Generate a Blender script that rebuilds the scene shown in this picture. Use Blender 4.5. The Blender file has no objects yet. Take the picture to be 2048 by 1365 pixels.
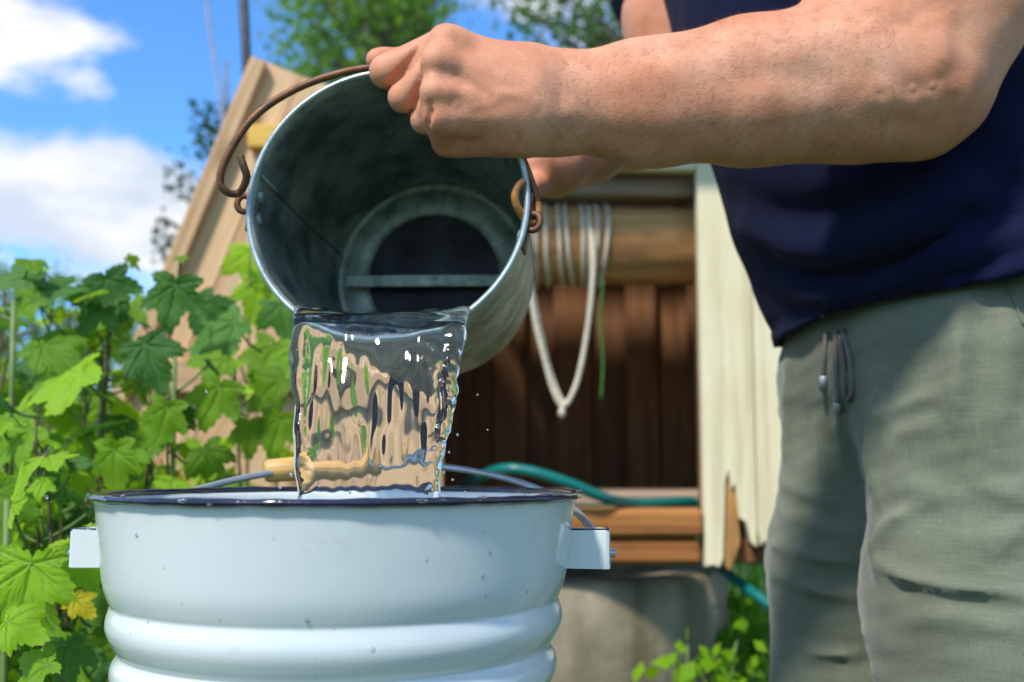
import bpy, bmesh, math, random
import numpy as np
from mathutils import Vector, Matrix, Euler, noise as mnoise
from mathutils.bvhtree import BVHTree

R = math.radians
rnd = random.Random(7)
scene = bpy.context.scene
col = scene.collection

# ------------------------------------------------------------------ camera
CAM_H = 0.81
PITCH = R(6.836)
FPX = 2048.0
cam_data = bpy.data.cameras.new('camera')
cam = bpy.data.objects.new('camera', cam_data)
col.objects.link(cam)
cam.location = (0, 0, CAM_H)
cam.rotation_euler = (R(90) + PITCH, 0, 0)
cam_data.sensor_width = 36.0
cam_data.lens = 36.0
cam_data.clip_start = 0.02
cam_data.clip_end = 3000
cam_data.dof.use_dof = True
cam_data.dof.focus_distance = 0.625
cam_data.dof.aperture_fstop = 6.3
scene.camera = cam

# ------------------------------------------------------------------ sky
SUN_DIR = Vector((-0.34, -0.54, 0.77)).normalized()      # towards the sun
SUN_EL = math.asin(SUN_DIR.z)
SUN_AZ = math.atan2(SUN_DIR.x, SUN_DIR.y)
world = bpy.data.worlds.new('World')
scene.world = world
world.use_nodes = True
wn = world.node_tree
wn.nodes.clear()
def wnode(t, **kw):
    n = wn.nodes.new(t)
    for k, v in kw.items():
        setattr(n, k, v)
    return n
wout = wnode('ShaderNodeOutputWorld')
wbg = wnode('ShaderNodeBackground')
wsky = wnode('ShaderNodeTexSky', sky_type='NISHITA')
wsky.sun_disc = False
wsky.sun_elevation = SUN_EL
wsky.sun_rotation = SUN_AZ
wsky.air_density = 1.0
wsky.dust_density = 0.3
wsky.ozone_density = 3.0
wbg.inputs['Strength'].default_value = 0.15
wtc = wnode('ShaderNodeTexCoord')
# clouds: noise stretched like cumulus layers over the whole dome
wmap = wnode('ShaderNodeMapping')
wmap.inputs['Location'].default_value = (0.37, 0.2, 0.62)
wmap.inputs['Scale'].default_value = (3.0, 3.0, 6.6)
wn.links.new(wtc.outputs['Generated'], wmap.inputs['Vector'])
wno = wnode('ShaderNodeTexNoise')
wno.inputs['Scale'].default_value = 1.7
wno.inputs['Detail'].default_value = 7.0
wno.inputs['Roughness'].default_value = 0.56
wno.inputs['Distortion'].default_value = 0.25
wn.links.new(wmap.outputs['Vector'], wno.inputs['Vector'])
wramp = wnode('ShaderNodeMapRange', interpolation_type='SMOOTHSTEP')
wramp.inputs['From Min'].default_value = 0.45
wramp.inputs['From Max'].default_value = 0.62
# broad cloud banks and clear lanes: centre in photo pixels, radius, strength
wval = wno.outputs['Fac']
def sky_dir(px, py):
    u, v = (px - 1024.0) / FPX, (682.5 - py) / FPX
    return Vector((u, math.cos(PITCH) - v * math.sin(PITCH), math.sin(PITCH) + v * math.cos(PITCH))).normalized()
for (cpx, cpy, crad, camp) in [(160, 115, 0.15, 0.09), (20, 345, 0.16, 0.20), (300, 400, 0.17, 0.20), (-300, 250, 0.25, 0.10), (330, 235, 0.11, -0.22), (90, 232, 0.10, -0.18), (620, 60, 0.26, -0.16), (1150, 60, 0.12, 0.05), (230, 290, 0.07, -0.06), (60, 505, 0.07, -0.10)]:
    c_ = sky_dir(cpx, cpy)
    sc_ = wnode('ShaderNodeVectorMath', operation='MULTIPLY')
    sc_.inputs[1].default_value = (1.0, 1.0, 1.7)
    wn.links.new(wtc.outputs['Generated'], sc_.inputs[0])
    ds_ = wnode('ShaderNodeVectorMath', operation='DISTANCE')
    ds_.inputs[1].default_value = (c_.x, c_.y, c_.z * 1.7)
    wn.links.new(sc_.outputs[0], ds_.inputs[0])
    mr_ = wnode('ShaderNodeMapRange', interpolation_type='SMOOTHSTEP')
    mr_.inputs['From Min'].default_value = 0.0
    mr_.inputs['From Max'].default_value = crad
    mr_.inputs['To Min'].default_value = camp
    mr_.inputs['To Max'].default_value = 0.0
    wn.links.new(ds_.outputs['Value'], mr_.inputs['Value'])
    ad_ = wnode('ShaderNodeMath', operation='ADD')
    wn.links.new(wval, ad_.inputs[0]); wn.links.new(mr_.outputs['Result'], ad_.inputs[1])
    wval = ad_.outputs[0]
wn.links.new(wval, wramp.inputs['Value'])
wno2 = wnode('ShaderNodeTexNoise')
wno2.inputs['Scale'].default_value = 2.6
wno2.inputs['Detail'].default_value = 4.0
wn.links.new(wmap.outputs['Vector'], wno2.inputs['Vector'])
wcol = wnode('ShaderNodeValToRGB')
wcol.color_ramp.elements[0].position = 0.38
wcol.color_ramp.elements[0].color = (3.1, 3.5, 4.2, 1)
wcol.color_ramp.elements[1].position = 0.58
wcol.color_ramp.elements[1].color = (4.7, 4.75, 4.8, 1)
wn.links.new(wno2.outputs['Fac'], wcol.inputs['Fac'])
wtint = wnode('ShaderNodeMix', data_type='RGBA', blend_type='MULTIPLY')
wtint.inputs[0].default_value = 1.0
wtint.inputs[7].default_value = (0.52, 0.88, 1.20, 1)
wn.links.new(wsky.outputs['Color'], wtint.inputs[6])
wmix = wnode('ShaderNodeMix', data_type='RGBA')
wn.links.new(wramp.outputs['Result'], wmix.inputs[0])
wn.links.new(wtint.outputs[2], wmix.inputs[6])
wn.links.new(wcol.outputs['Color'], wmix.inputs[7])
wn.links.new(wmix.outputs[2], wbg.inputs['Color'])
wn.links.new(wbg.outputs['Background'], wout.inputs['Surface'])

# ------------------------------------------------------------------ sun
sun_data = bpy.data.lights.new('sun', 'SUN')
sun_data.energy = 2.9
sun_data.angle = R(6.0)
sun_data.color = (1.0, 0.95, 0.86)
sun = bpy.data.objects.new('sun', sun_data)
col.objects.link(sun)
sun.rotation_euler = SUN_DIR.to_track_quat('Z', 'Y').to_euler()
sun.location = SUN_DIR * 20

scene.view_settings.view_transform = 'Standard'
scene.view_settings.look = 'None'
scene.view_settings.gamma = 1.0
scene.view_settings.use_curve_mapping = False
scene.view_settings.exposure = 0.58
scene.cycles.use_denoising = True
scene.cycles.max_bounces = 12
scene.cycles.transmission_bounces = 10
scene.cycles.transparent_max_bounces = 12
scene.cycles.sample_clamp_indirect = 6.0

# ------------------------------------------------------------------ helpers
CP, SP = math.cos(PITCH), math.sin(PITCH)
def at(px, py, Y):
    """world point at depth Y on the sight line that meets (px, py) of the 2048x1365 photograph"""
    u = (px - 1024.0) / FPX
    v = (682.5 - py) / FPX
    dy = CP - v * SP
    dz = SP + v * CP
    t = Y / dy
    return Vector((u * t, Y, CAM_H + dz * t))

def tag(o, label=None, cat=None, group=None, kind=None):
    if label: o['label'] = label
    if cat: o['category'] = cat
    if group: o['group'] = group
    if kind: o['kind'] = kind
    return o

def empty(name, loc=(0, 0, 0), parent=None):
    o = bpy.data.objects.new(name, None)
    o.empty_display_size = 0.05
    col.objects.link(o)
    o.location = loc
    if parent: adopt(o, parent)
    return o

def adopt(o, parent):
    """parent while the child's coordinates stay world coordinates"""
    o.parent = parent
    o.matrix_parent_inverse = world_of(parent).inverted()

def world_of(o):
    m = o.matrix_basis.copy()
    if o.parent:
        m = world_of(o.parent) @ o.matrix_parent_inverse @ m
    return m

def mesh_obj(name, verts, faces, mat=None, parent=None, smooth=True, loc=None):
    me = bpy.data.meshes.new(name)
    me.from_pydata([tuple(v) for v in verts], [], [tuple(f) for f in faces])
    me.update()
    if smooth:
        me.polygons.foreach_set('use_smooth', [True] * len(me.polygons))
    if mat: me.materials.append(mat)
    o = bpy.data.objects.new(name, me)
    col.objects.link(o)
    if loc: o.location = loc
    if parent: adopt(o, parent)
    return o

def np_obj(name, V, F, mat=None, parent=None):
    """fast quad mesh from numpy arrays"""
    me = bpy.data.meshes.new(name)
    nv, nf = len(V), len(F)
    k = F.shape[1]
    me.vertices.add(nv)
    me.vertices.foreach_set('co', np.asarray(V, dtype=np.float32).ravel())
    me.loops.add(nf * k)
    me.loops.foreach_set('vertex_index', np.asarray(F, dtype=np.int32).ravel())
    me.polygons.add(nf)
    me.polygons.foreach_set('loop_start', np.arange(0, nf * k, k, dtype=np.int32))
    me.polygons.foreach_set('use_smooth', np.ones(nf, dtype=bool))
    me.update(calc_edges=True)
    me.validate()
    if mat: me.materials.append(mat)
    o = bpy.data.objects.new(name, me)
    col.objects.link(o)
    if parent: adopt(o, parent)
    return o

def spline(pts, n=8):
    """Catmull-Rom through the points"""
    P = [Vector(p) for p in pts]
    P = [P[0] * 2 - P[1]] + P + [P[-1] * 2 - P[-2]]
    out = []
    for i in range(1, len(P) - 2):
        a, b, c, d = P[i - 1], P[i], P[i + 1], P[i + 2]
        for k in range(n):
            t = k / n
            out.append(0.5 * ((2 * b) + (c - a) * t + (2 * a - 5 * b + 4 * c - d) * t * t + (3 * b - a - 3 * c + d) * t ** 3))
    out.append(P[-2].copy())
    return out

def tube_data(path, rad, sides=10, cap=True, off=0):
    path = [Vector(p) for p in path]
    n = len(path)
    rads = rad if isinstance(rad, (list, tuple)) else [rad] * n
    V, F = [], []
    t0 = (path[1] - path[0]).normalized()
    up = Vector((0, 0, 1)) if abs(t0.z) < 0.9 else Vector((1, 0, 0))
    u = t0.cross(up).normalized()
    for i in range(n):
        if i == 0: t = (path[1] - path[0])
        elif i == n - 1: t = (path[-1] - path[-2])
        else: t = (path[i + 1] - path[i - 1])
        t.normalize()
        u = (u - t * u.dot(t)).normalized()
        w = t.cross(u)
        for k in range(sides):
            a = 2 * math.pi * k / sides
            V.append(path[i] + (u * math.cos(a) + w * math.sin(a)) * rads[i])
    for i in range(n - 1):
        for k in range(sides):
            k2 = (k + 1) % sides
            F.append((off + i * sides + k, off + i * sides + k2, off + (i + 1) * sides + k2, off + (i + 1) * sides + k))
    if cap:
        F.append(tuple(off + k for k in reversed(range(sides))))
        F.append(tuple(off + (n - 1) * sides + k for k in range(sides)))
    return V, F

def tube(name, path, rad, mat, parent=None, sides=10):
    V, F = tube_data(path, rad, sides)
    return mesh_obj(name, V, F, mat, parent)

def lathe_data(profile, seg=96, M=None, close=False):
    V, F = [], []
    n = len(profile)
    for i, (r, z) in enumerate(profile):
        for k in range(seg):
            a = 2 * math.pi * k / seg
            V.append(Vector((r * math.cos(a), r * math.sin(a), z)))
    for i in range(n - 1 if not close else n):
        j = (i + 1) % n
        for k in range(seg):
            k2 = (k + 1) % seg
            F.append((i * seg + k, i * seg + k2, j * seg + k2, j * seg + k))
    if M is not None:
        V = [M @ v for v in V]
    return V, F

def box_mesh(name, sx, sy, sz, bevel=0.002):
    """box with its base at z=0, centred in x and y"""
    bm = bmesh.new()
    bmesh.ops.create_cube(bm, size=1.0)
    for v in bm.verts:
        v.co = Vector((v.co.x * sx, v.co.y * sy, (v.co.z + 0.5) * sz))
    if bevel:
        bmesh.ops.bevel(bm, geom=bm.edges[:], offset=bevel, segments=1, affect='EDGES')
    me = bpy.data.meshes.new(name)
    bm.to_mesh(me); bm.free()
    return me

def board(name, width, thick, length, M, mat, parent, bevel=0.002):
    me = box_mesh(name, width, thick, length, bevel)
    me.materials.append(mat)
    o = bpy.data.objects.new(name, me)
    col.objects.link(o)
    o.matrix_world = M
    o.matrix_basis = M
    if parent: adopt(o, parent)
    return o

def frame(origin, zdir, xdir):
    z = Vector(zdir).normalized()
    x = Vector(xdir)
    x = (x - z * x.dot(z)).normalized()
    y = z.cross(x)
    M = Matrix.Identity(4)
    for i in range(3):
        M[i][0], M[i][1], M[i][2], M[i][3] = x[i], y[i], z[i], origin[i]
    return M

# ------------------------------------------------------------------ implicit surfaces
class Field:
    def __init__(self, lo, hi, h):
        self.lo = np.array(lo, dtype=np.float64); self.h = h
        self.n = np.ceil((np.array(hi) - self.lo) / h).astype(int) + 1
        self.F = np.full(self.n, 0.06, dtype=np.float32)
    def axes(self, i0, i1):
        ax = [self.lo[k] + self.h * np.arange(i0[k], i1[k]) for k in range(3)]
        return ax[0][:, None, None], ax[1][None, :, None], ax[2][None, None, :]
    def cone(self, a, b, ra, rb, k=0.006, sy=1.0, cut=False):
        a = np.array(a, dtype=float); b = np.array(b, dtype=float)
        m = max(ra, rb) + k + 3 * self.h
        i0 = np.maximum(np.floor((np.minimum(a, b) - m - self.lo) / self.h).astype(int), 0)
        i1 = np.minimum(np.ceil((np.maximum(a, b) + m - self.lo) / self.h).astype(int) + 1, self.n)
        if np.any(i1 <= i0): return
        X, Y, Z = self.axes(i0, i1)
        ab = b - a
        l2 = float(ab @ ab) + 1e-12
        t = np.clip(((X - a[0]) * ab[0] + (Y - a[1]) * ab[1] + (Z - a[2]) * ab[2]) / l2, 0, 1)
        dx = X - (a[0] + ab[0] * t); dy = (Y - (a[1] + ab[1] * t)) / sy; dz = Z - (a[2] + ab[2] * t)
        d = (np.sqrt(dx * dx + dy * dy + dz * dz) - (ra + (rb - ra) * t)) * min(1.0, 0.5 + 0.5 * sy)
        sl = tuple(slice(i0[q], i1[q]) for q in range(3))
        A = self.F[sl]
        if cut:
            d = -d
            hh = np.maximum(k - np.abs(A - d), 0) / k
            self.F[sl] = np.maximum(A, d) + hh * hh * k * 0.25
        else:
            hh = np.maximum(k - np.abs(A - d), 0) / k
            self.F[sl] = np.minimum(A, d) - hh * hh * k * 0.25
    def ell(self, c, r, k=0.006, rot=None):
        c = np.array(c, dtype=float); r = np.array(r, dtype=float)
        m = r.max() + k + 3 * self.h
        i0 = np.maximum(np.floor((c - m - self.lo) / self.h).astype(int), 0)
        i1 = np.minimum(np.ceil((c + m - self.lo) / self.h).astype(int) + 1, self.n)
        if np.any(i1 <= i0): return
        X, Y, Z = self.axes(i0, i1)
        P = [X - c[0], Y - c[1], Z - c[2]]
        if rot is not None:
            Rm = np.array(rot)
            P = [P[0] * Rm[0][q] + P[1] * Rm[1][q] + P[2] * Rm[2][q] for q in range(3)]
        k0 = np.sqrt((P[0] / r[0]) ** 2 + (P[1] / r[1]) ** 2 + (P[2] / r[2]) ** 2)
        k1 = np.sqrt((P[0] / r[0] ** 2) ** 2 + (P[1] / r[1] ** 2) ** 2 + (P[2] / r[2] ** 2) ** 2) + 1e-9
        d = k0 * (k0 - 1.0) / k1
        sl = tuple(slice(i0[q], i1[q]) for q in range(3))
        A = self.F[sl]
        hh = np.maximum(k - np.abs(A - d), 0) / k
        self.F[sl] = np.minimum(A, d) - hh * hh * k * 0.25
    def mesh(self, smooth=1):
        F = self.F.astype(np.float64)
        F[0] = np.maximum(F[0], 1e-4); F[-1] = np.maximum(F[-1], 1e-4)
        F[:, 0] = np.maximum(F[:, 0], 1e-4); F[:, -1] = np.maximum(F[:, -1], 1e-4)
        F[:, :, 0] = np.maximum(F[:, :, 0], 1e-4); F[:, :, -1] = np.maximum(F[:, :, -1], 1e-4)
        return surface_nets(F, self.lo, self.h, smooth)

def surface_nets(F, lo, h, smooth=1):
    S = F < 0
    nx, ny, nz = F.shape
    cnt = np.zeros((nx - 1, ny - 1, nz - 1), dtype=np.int8)
    for i in (0, 1):
        for j in (0, 1):
            for k in (0, 1):
                cnt += S[i:nx - 1 + i, j:ny - 1 + j, k:nz - 1 + k]
    act = (cnt > 0) & (cnt < 8)
    idx = np.full(act.shape, -1, dtype=np.int64)
    cells = np.argwhere(act)
    idx[act] = np.arange(len(cells))
    acc = np.zeros((len(cells), 3)); num = np.zeros(len(cells))
    corners = [(i, j, k) for i in (0, 1) for j in (0, 1) for k in (0, 1)]
    for a in corners:
        for ax in range(3):
            if a[ax] == 1: continue
            b = list(a); b[ax] = 1
            fa = F[cells[:, 0] + a[0], cells[:, 1] + a[1], cells[:, 2] + a[2]]
            fb = F[cells[:, 0] + b[0], cells[:, 1] + b[1], cells[:, 2] + b[2]]
            c = (fa < 0) != (fb < 0)
            t = np.where(c, fa / np.where(c, fa - fb, 1), 0)
            p = np.tile(np.array(a, dtype=float), (len(cells), 1))
            p[:, ax] += t
            acc[c] += p[c]; num[c] += 1
    V = (cells + acc / num[:, None]) * h + lo
    faces = []
    for ax in range(3):
        o1, o2 = [(1, 2), (2, 0), (0, 1)][ax]
        sl0 = [slice(None)] * 3; sl1 = [slice(None)] * 3
        sl0[ax] = slice(0, -1); sl1[ax] = slice(1, None)
        ch = S[tuple(sl0)] != S[tuple(sl1)]
        e = np.argwhere(ch)
        ok = (e[:, o1] > 0) & (e[:, o2] > 0) & (e[:, o1] < F.shape[o1] - 1) & (e[:, o2] < F.shape[o2] - 1)
        e = e[ok]
        if not len(e): continue
        def cell(d1, d2):
            q = e.copy(); q[:, o1] += d1; q[:, o2] += d2
            return idx[q[:, 0], q[:, 1], q[:, 2]]
        quad = np.stack([cell(-1, -1), cell(0, -1), cell(0, 0), cell(-1, 0)], axis=1)
        ins = S[e[:, 0], e[:, 1], e[:, 2]]
        quad[~ins] = quad[~ins][:, ::-1]
        faces.append(quad)
    Fq = np.concatenate(faces)
    V = relax(V, Fq, smooth)
    return V, Fq

def relax(V, Fq, it, lam=0.5):
    n = len(V)
    for _ in range(it):
        s = np.zeros_like(V); c = np.zeros(n)
        for q in range(Fq.shape[1]):
            a, b = Fq[:, q], Fq[:, (q + 1) % Fq.shape[1]]
            for d in range(3):
                s[:, d] += np.bincount(a, V[b, d], n) + np.bincount(b, V[a, d], n)
            c += np.bincount(a, minlength=n) + np.bincount(b, minlength=n)
        V = V + lam * (s / np.maximum(c, 1)[:, None] - V)
    return V

def vnormals(V, F):
    a = V[F[:, 2]] - V[F[:, 0]]
    b = V[F[:, 3 if F.shape[1] > 3 else 1]] - V[F[:, 1 if F.shape[1] > 3 else 0]]
    fn = np.cross(a, b) if F.shape[1] > 3 else np.cross(b, a)
    N = np.zeros_like(V)
    for q in range(F.shape[1]):
        for d in range(3):
            N[:, d] += np.bincount(F[:, q], fn[:, d], len(V))
    return N / np.maximum(np.linalg.norm(N, axis=1), 1e-12)[:, None]

def seg_dist(V, pts):
    best = np.full(len(V), 1e9)
    for a, b in zip(pts[:-1], pts[1:]):
        a = np.array(a); b = np.array(b); ab = b - a
        t = np.clip(((V - a) @ ab) / (ab @ ab + 1e-12), 0, 1)
        best = np.minimum(best, np.linalg.norm(V - (a + t[:, None] * ab), axis=1))
    return best

def fold(V, F, lines):
    """raise (+) or sink (-) the surface along traced lines: (points in photo pixels, amplitude, width)"""
    bvh = BVHTree.FromPolygons([tuple(v) for v in V], [tuple(int(q) for q in f) for f in F])
    o = Vector((0, 0, CAM_H))
    for pts, amp, w in lines:
        hit = []
        for (px, py) in pts:
            d = (at(px, py, 1.0) - o).normalized()
            r = bvh.ray_cast(o, d)
            if r[0] is not None: hit.append(r[0])
        if len(hit) < 2: continue
        hit = spline(hit, 5) if len(hit) > 2 else hit
        for _ in range(3):
            hit = [hit[0]] + [(hit[q - 1] + hit[q] * 2 + hit[q + 1]) / 4 for q in range(1, len(hit) - 1)] + [hit[-1]]
        hit = [tuple(h) for h in hit]
        N = vnormals(V, F)
        # fade the ends of the line
        d = seg_dist(V, hit)
        L = np.linalg.norm(np.array(hit[-1]) - np.array(hit[0]))
        e = np.minimum(np.linalg.norm(V - np.array(hit[0]), axis=1), np.linalg.norm(V - np.array(hit[-1]), axis=1))
        fade = np.clip(e / (0.25 * L + 1e-6), 0.0, 1.0)
        V = V + N * (amp * np.exp(-(d / w) ** 2) * (0.25 + 0.75 * fade))[:, None]
    return V

_rs = np.random.RandomState(5)
class SineNoise:
    """cheap smooth random field"""
    def __init__(self, scale, n=14, seed=1):
        r = np.random.RandomState(seed)
        s = np.array(scale, dtype=float)
        self.k = r.normal(size=(n, 3)) * s
        self.p = r.uniform(0, 6.283, n)
        self.n = n
    def __call__(self, V):
        return np.sin(V @ self.k.T + self.p).sum(axis=1) / math.sqrt(self.n)

# ------------------------------------------------------------------ materials
def material(name):
    m = bpy.data.materials.new(name)
    m.use_nodes = True
    nt = m.node_tree
    b = nt.nodes['Principled BSDF']
    return m, nt, b

def N(nt, t, **kw):
    n = nt.nodes.new(t)
    for k, v in kw.items():
        setattr(n, k, v)
    return n

def ramp(nt, fac, stops):
    r = N(nt, 'ShaderNodeValToRGB')
    e = r.color_ramp.elements
    e[0].position, e[0].color = stops[0][0], (*stops[0][1], 1)
    e[1].position, e[1].color = stops[-1][0], (*stops[-1][1], 1)
    for p, c in stops[1:-1]:
        q = e.new(p); q.color = (*c, 1)
    nt.links.new(fac, r.inputs['Fac'])
    return r.outputs['Color']

def coords(nt, scale=(1, 1, 1), kind='Object', rand=0.0):
    tc = N(nt, 'ShaderNodeTexCoord')
    mp = N(nt, 'ShaderNodeMapping')
    mp.inputs['Scale'].default_value = scale
    nt.links.new(tc.outputs[kind], mp.inputs['Vector'])
    if rand:
        oi = N(nt, 'ShaderNodeObjectInfo')
        ml = N(nt, 'ShaderNodeMath', operation='MULTIPLY')
        ml.inputs[1].default_value = rand
        nt.links.new(oi.outputs['Random'], ml.inputs[0])
        cb = N(nt, 'ShaderNodeCombineXYZ')
        for i in range(3): nt.links.new(ml.outputs[0], cb.inputs[i])
        nt.links.new(cb.outputs[0], mp.inputs['Location'])
    return mp.outputs['Vector']

def noise(nt, vec, scale, detail=4, rough=0.5, dist=0.0):
    n = N(nt, 'ShaderNodeTexNoise')
    n.inputs['Scale'].default_value = scale
    n.inputs['Detail'].default_value = detail
    n.inputs['Roughness'].default_value = rough
    n.inputs['Distortion'].default_value = dist
    nt.links.new(vec, n.inputs['Vector'])
    return n.outputs['Fac']

def bump(nt, b, h, strength=0.3, dist=0.001):
    bp = N(nt, 'ShaderNodeBump')
    bp.inputs['Strength'].default_value = strength
    bp.inputs['Distance'].default_value = dist
    nt.links.new(h, bp.inputs['Height'])
    nt.links.new(bp.outputs['Normal'], b.inputs['Normal'])
    return bp

def mixc(nt, fac, a, b, mode='MIX'):
    m = N(nt, 'ShaderNodeMix', data_type='RGBA', blend_type=mode)
    if isinstance(fac, float): m.inputs[0].default_value = fac
    else: nt.links.new(fac, m.inputs[0])
    for s, i in ((a, 6), (b, 7)):
        if isinstance(s, tuple): m.inputs[i].default_value = (*s, 1)
        else: nt.links.new(s, m.inputs[i])
    return m.outputs[2]

def mat_wood(name, dark, mid, light, rough=0.75, ring=1.0, bstr=0.5, knots=True, scale=1.0):
    m, nt, b = material(name)
    v = coords(nt, (22 * scale, 22 * scale, 1.6 * scale), rand=40.0)
    n1 = noise(nt, v, 1.0, 6, 0.6, 1.2 * ring)
    v2 = coords(nt, (160 * scale, 160 * scale, 5 * scale), rand=17.0)
    n2 = noise(nt, v2, 1.0, 3, 0.6)
    c = ramp(nt, n1, [(0.28, dark), (0.5, mid), (0.72, light)])
    c2 = ramp(nt, n2, [(0.3, (0.62, 0.58, 0.55)), (0.65, (1, 1, 1))])
    c = mixc(nt, 0.7, c, c2, 'MULTIPLY')
    if knots:
        v3 = coords(nt, (9 * scale, 9 * scale, 3.4 * scale), rand=9.0)
        vo = N(nt, 'ShaderNodeTexVoronoi')
        vo.inputs['Scale'].default_value = 1.0
        nt.links.new(v3, vo.inputs['Vector'])
        k = ramp(nt, vo.outputs['Distance'], [(0.05, (0.35, 0.25, 0.18)), (0.16, (1, 1, 1))])
        c = mixc(nt, 0.8, c, k, 'MULTIPLY')
    oi = N(nt, 'ShaderNodeObjectInfo')
    tone = ramp(nt, oi.outputs['Random'], [(0.0, (0.82, 0.8, 0.78)), (1.0, (1.1, 1.08, 1.04))])
    c = mixc(nt, 1.0, c, tone, 'MULTIPLY')
    nt.links.new(c, b.inputs['Base Color'])
    b.inputs['Roughness'].default_value = rough
    bump(nt, b, n2, bstr, 0.0015)
    return m

M_DOOR = mat_wood('raw_pine', (0.50, 0.29, 0.145), (0.70, 0.45, 0.24), (0.78, 0.56, 0.33))
M_CLEAT = mat_wood('fresh_pine', (0.62, 0.36, 0.06), (0.78, 0.48, 0.10), (0.82, 0.56, 0.17), knots=False)
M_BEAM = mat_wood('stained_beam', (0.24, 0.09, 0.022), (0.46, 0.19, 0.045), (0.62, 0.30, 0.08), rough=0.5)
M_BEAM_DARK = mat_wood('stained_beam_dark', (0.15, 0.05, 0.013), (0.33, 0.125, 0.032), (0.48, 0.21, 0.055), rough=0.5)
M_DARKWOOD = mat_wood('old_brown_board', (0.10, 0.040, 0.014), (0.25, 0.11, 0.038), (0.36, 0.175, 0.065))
M_LOG = mat_wood('drum_log', (0.28, 0.125, 0.038), (0.60, 0.32, 0.11), (0.76, 0.47, 0.19), scale=0.8)
M_GREYWOOD = mat_wood('weathered_board', (0.22, 0.15, 0.10), (0.42, 0.31, 0.22), (0.58, 0.46, 0.34), knots=False)
M_ROT = mat_wood('broken_wood', (0.22, 0.09, 0.02), (0.52, 0.27, 0.08), (0.72, 0.46, 0.18), knots=False, ring=2)
M_STOOL = mat_wood('stool_wood', (0.14, 0.08, 0.04), (0.27, 0.17, 0.09), (0.38, 0.26, 0.15))
M_GRIP = mat_wood('turned_handle_wood', (0.66, 0.34, 0.08), (0.80, 0.48, 0.16), (0.86, 0.56, 0.22), rough=0.45, knots=False, scale=3)

def mat_cream():
    m, nt, b = material('cream_paint')
    v = coords(nt, (34, 34, 1.6), rand=31.0)
    n = noise(nt, v, 1.0, 5, 0.65, 0.5)
    c = ramp(nt, n, [(0.22, (0.20, 0.17, 0.11)), (0.30, (0.62, 0.52, 0.30)), (0.5, (0.84, 0.755, 0.50)), (0.8, (0.88, 0.81, 0.59))])
    v2 = coords(nt, (8, 8, 4), rand=13.0)
    n2 = noise(nt, v2, 1.0, 5, 0.6)
    c2 = ramp(nt, n2, [(0.3, (0.84, 0.80, 0.70)), (0.6, (1, 1, 1))])
    c = mixc(nt, 0.8, c, c2, 'MULTIPLY')
    nt.links.new(c, b.inputs['Base Color'])
    b.inputs['Roughness'].default_value = 0.6
    bump(nt, b, n, 0.5, 0.002)
    return m
M_CREAM = mat_cream()

def mat_concrete():
    m, nt, b = material('concrete')
    v = coords(nt)
    n = noise(nt, v, 6, 8, 0.65)
    n2 = noise(nt, coords(nt, (9, 9, 1.2)), 1.0, 5, 0.6, 0.6)
    c = ramp(nt, n, [(0.3, (0.20, 0.165, 0.11)), (0.6, (0.40, 0.34, 0.24)), (0.8, (0.50, 0.44, 0.32))])
    c2 = ramp(nt, n2, [(0.35, (0.42, 0.40, 0.30)), (0.6, (1, 1, 1))])
    c = mixc(nt, 0.85, c, c2, 'MULTIPLY')
    nt.links.new(c, b.inputs['Base Color'])
    b.inputs['Roughness'].default_value = 0.9
    bump(nt, b, noise(nt, v, 60, 6, 0.6), 0.5, 0.004)
    return m
M_CONCRETE = mat_concrete()

def mat_skin():
    m, nt, b = material('skin')
    v = coords(nt)
    n = noise(nt, v, 16, 4, 0.55)
    c = ramp(nt, n, [(0.3, (0.58, 0.235, 0.125)), (0.5, (0.68, 0.315, 0.185)), (0.72, (0.76, 0.41, 0.265))])
    n2 = noise(nt, v, 60, 3, 0.6)
    c2 = ramp(nt, n2, [(0.3, (0.90, 0.80, 0.76)), (0.65, (1.03, 1.0, 0.98))])
    c = mixc(nt, 0.7, c, c2, 'MULTIPLY')
    # fine light hair and pores read as a streaky mottling along the arm
    n4 = noise(nt, coords(nt, (260, 900, 900)), 1.0, 3, 0.6, 0.4)
    c4 = ramp(nt, n4, [(0.34, (0.84, 0.78, 0.74)), (0.6, (1.04, 1.03, 1.02))])
    c = mixc(nt, 0.55, c, c4, 'MULTIPLY')
    nt.links.new(c, b.inputs['Base Color'])
    b.inputs['Specular IOR Level'].default_value = 0.35
    b.inputs['Subsurface Weight'].default_value = 0.05
    b.inputs['Subsurface Radius'].default_value = (1.0, 0.35, 0.2)
    b.inputs['Subsurface Scale'].default_value = 0.0028
    rr = ramp(nt, n2, [(0.3, (0.54, 0.54, 0.54)), (0.7, (0.70, 0.70, 0.70))])
    nt.links.new(rr, b.inputs['Roughness'])
    vo = N(nt, 'ShaderNodeTexVoronoi')
    vo.inputs['Scale'].default_value = 620
    nt.links.new(v, vo.inputs['Vector'])
    add = N(nt, 'ShaderNodeMath', operation='ADD')
    nt.links.new(vo.outputs['Distance'], add.inputs[0])
    nt.links.new(noise(nt, v, 240, 4, 0.6), add.inputs[1])
    bump(nt, b, add.outputs[0], 0.16, 0.0008)
    return m
M_SKIN = mat_skin()

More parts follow.
